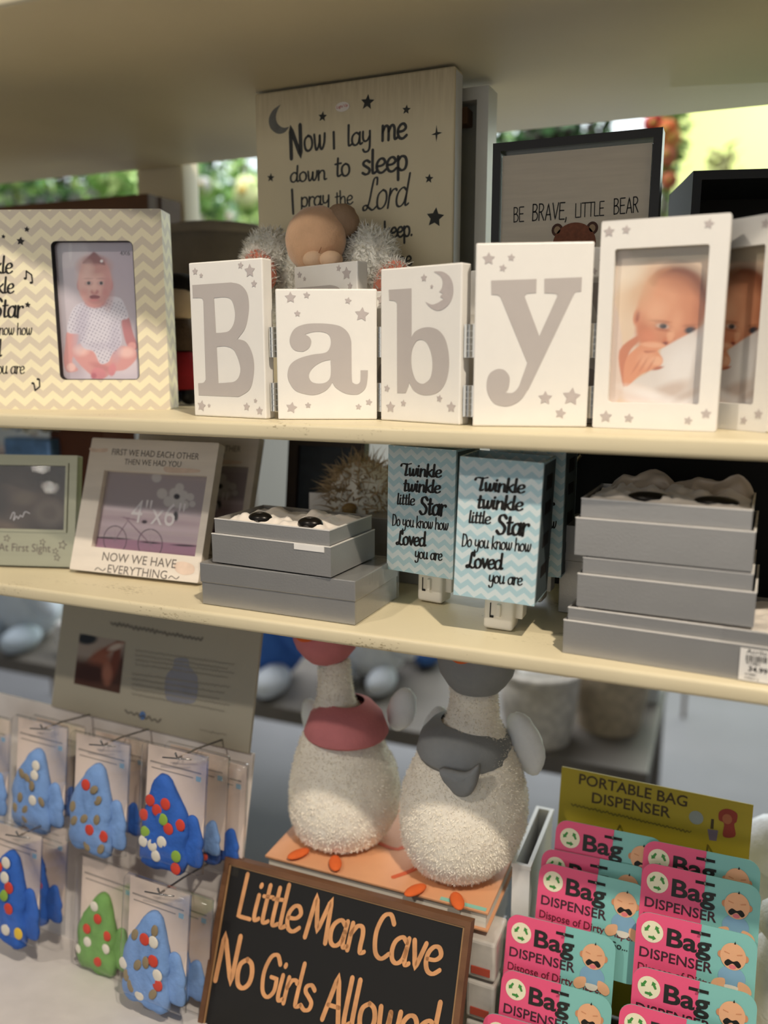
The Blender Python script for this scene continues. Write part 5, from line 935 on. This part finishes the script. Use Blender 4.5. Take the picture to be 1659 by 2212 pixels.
basket('white wicker basket right of the grey scarfed goose', 1165, 1.68, .085, .15, '#cfc8bd', '#e3e2df'); basket('tan lined basket beside the white wicker one', 1318, 1.80, .085, .17, '#b5a791', '#d6d6d8')
c = ontable(1215, 2.05); t = thing('ceramic_jar', 'grey jar with a dark round hole behind the baskets', 'jar', c); MB().lathe([(.06, 0), (.085, .05), (.085, .22), (.06, .27), (.0, .275)], (0, 0, 0), 24).obj('jar', mat('grey_ceramic', '#8b8a84', .5), t, True); MB().ell((0.02, -.086, .17), (.02, .006, .02), None, 14, 8).obj('dark_hole', M_DARK, t, True)
c = ontable(1370, 2.0); t = thing('picture_carton', 'white box with a blue picture at the far right of the table', 'box', c); MB().box(-.09, .06, -.05, .05, .0003, .24, .003).obj('carton', mat('white_carton', '#d5d9da', .6), t); MB().box(-.06, .03, -.053, -.0505, .05, .16).obj('blue_picture', mat('blue_print', '#8fb2d4', .6, 0, .4, 25), t)
def plush(label, x, Y, s_, col, col2, ears):
    c = ontable(x, Y); t = thing('plush_animal', label, 'plush toy', c, 'plush animals on the display table'); m = mat('plush_'+col.lstrip('#'), col, .9, 0, .08, 40, .3, 200); m2 = mat('plush_'+col2.lstrip('#'), col2, .9)
    MB().ell((0, 0, .09*s_), (.08*s_, .07*s_, .09*s_), None, 18, 12).obj('body', m, t, True); MB().ell((0, -.02*s_, .22*s_), (.065*s_, .06*s_, .06*s_), None, 18, 12).obj('head', m, t, True)
    for sx in (-1, 1):
        MB().ell((sx*.05*s_, 0, (.30 if ears == 'long' else .27)*s_), (.02*s_, .012*s_, (.08 if ears == 'long' else .028)*s_), Matrix.Rotation(sx*.3, 3, 'Y'), 12, 8).obj('ear', m2, t, True); MB().ell((sx*.08*s_, -.04*s_, .12*s_), (.028*s_, .03*s_, .055*s_), Matrix.Rotation(-sx*.6, 3, 'Y'), 12, 8).obj('arm', m, t, True); MB().ell((sx*.05*s_, -.08*s_, .03*s_), (.03*s_, .055*s_, .03*s_), None, 12, 8).obj('leg', m2, t, True)
        MB().ell((sx*.022*s_, -.078*s_, .235*s_), (.006*s_,)*3, None, 8, 6).obj('eye', M_BLACK, t, True)
    MB().ell((0, -.08*s_, .21*s_), (.012*s_, .01*s_, .008*s_), None, 8, 6).obj('nose', M_DARK, t, True)
plush('pale blue long eared plush at the far left under the second shelf', 80, 1.75, 1.25, '#cfd9e2', '#c3d0dc', 'long'); plush('blue plush with white arms left of the pink hatted goose', 585, 1.75, 1.25, '#3f6fc0', '#dfe6ee', 'round'); plush('tan and blue plush between the two geese', 650, 2.2, 1.1, '#b08d63', '#3f6fc0', 'round'); plush('white plush between the two geese', 810, 1.85, 1.1, '#dfe3e6', '#d3d9df', 'long'); plush('blue and white plush behind the grey bonnet', 905, 2.1, 1.3, '#c9d3da', '#4a76bd', 'round')
c = ontable(20, 2.22); t = thing('dark_hamper', 'dark brown hamper at the far left of the table', 'hamper', c); MB().box(-.2, .25, -.1, .1, .0003, .45, .01).obj('hamper_body', mat('dark_brown_weave', '#3b2f26', .8, 0, .3, 50, .4), t); MB().box(-.21, .26, -.11, .11, .45, .48, .01).obj('hamper_lid', mat('dark_brown_weave', '#3b2f26', .8), t)
for i, (x, Y, col) in enumerate(((-120, 1.66, '#e2dfdb'), (215, 1.72, '#d4d2d0'))):
    c = ontable(x, Y); t = thing('folded_blanket', ('left' if i == 0 else 'right')+' white folded blanket behind the bib display header', 'blanket', c, 'blankets on the display table')
    for k in range(3): MB().box(-.09, .09, -.06, .06, .0003+k*.032, .031+k*.032, .01, 3).obj('fold', mat('blanket_'+col.lstrip('#'), col, .85, 0, .05, 30), t, True)
# right edge: wrapped white toys beside the dispenser cards
for i, (x, y, Y, r) in enumerate(((1672, 1850, .96, .045), (1700, 2010, .845, .035))):
    c = aty(x, y, Y); c.z = DECK; t = thing('wrapped_plush', ('upper' if i == 0 else 'lower')+' white plush at the right edge beside the dispenser cards', 'plush toy', c, 'white plush at the right edge'); h = aty(x, y, Y).z-DECK
    MB().ell((0, 0, max(h*.5, .03)), (r, r, max(h*.5, .03)), None, 18, 12, .15).obj('body', M_WNG, t, True); MB().ell((0, -.01, h+r*.4), (r*.8, r*.8, r*.7), None, 18, 12, .15).obj('head', M_WNG, t, True); MB().ell((0, -r*.8, h+r*.35), (r*.2, r*.15, r*.12), None, 10, 6).obj('nose', M_DARK, t, True)

# ceiling lamps far behind the photographer, mirrored in the ultrasound frame's glass
for i, (x, y) in enumerate(((-2.32, -5.90), (-2.39, -6.66))):
    t = thing('ceiling_spotlight', ('nearer' if i == 0 else 'farther')+' white ceiling spotlight behind the photographer', 'ceiling light', (x, y, 3.02), 'ceiling spotlights')
    MB().lathe([(.052, -.002), (.062, .0), (.060, .10), (.03, .12), (.0, .12)], (0, 0, 0), 20).obj('housing', M_WHITE, t, True); MB().ell((0, 0, 0), (.05, .05, .012), None, 18, 8).obj('lamp_glass', mat('glowing_lamp', (1, .93, .82), .3, 0, 0, 5, 0, None, .4, 30), t, True); MB().tube([(0, 0, .12), (0, 0, .58)], .008, 8).obj('drop_rod', M_CHROME, t, True)
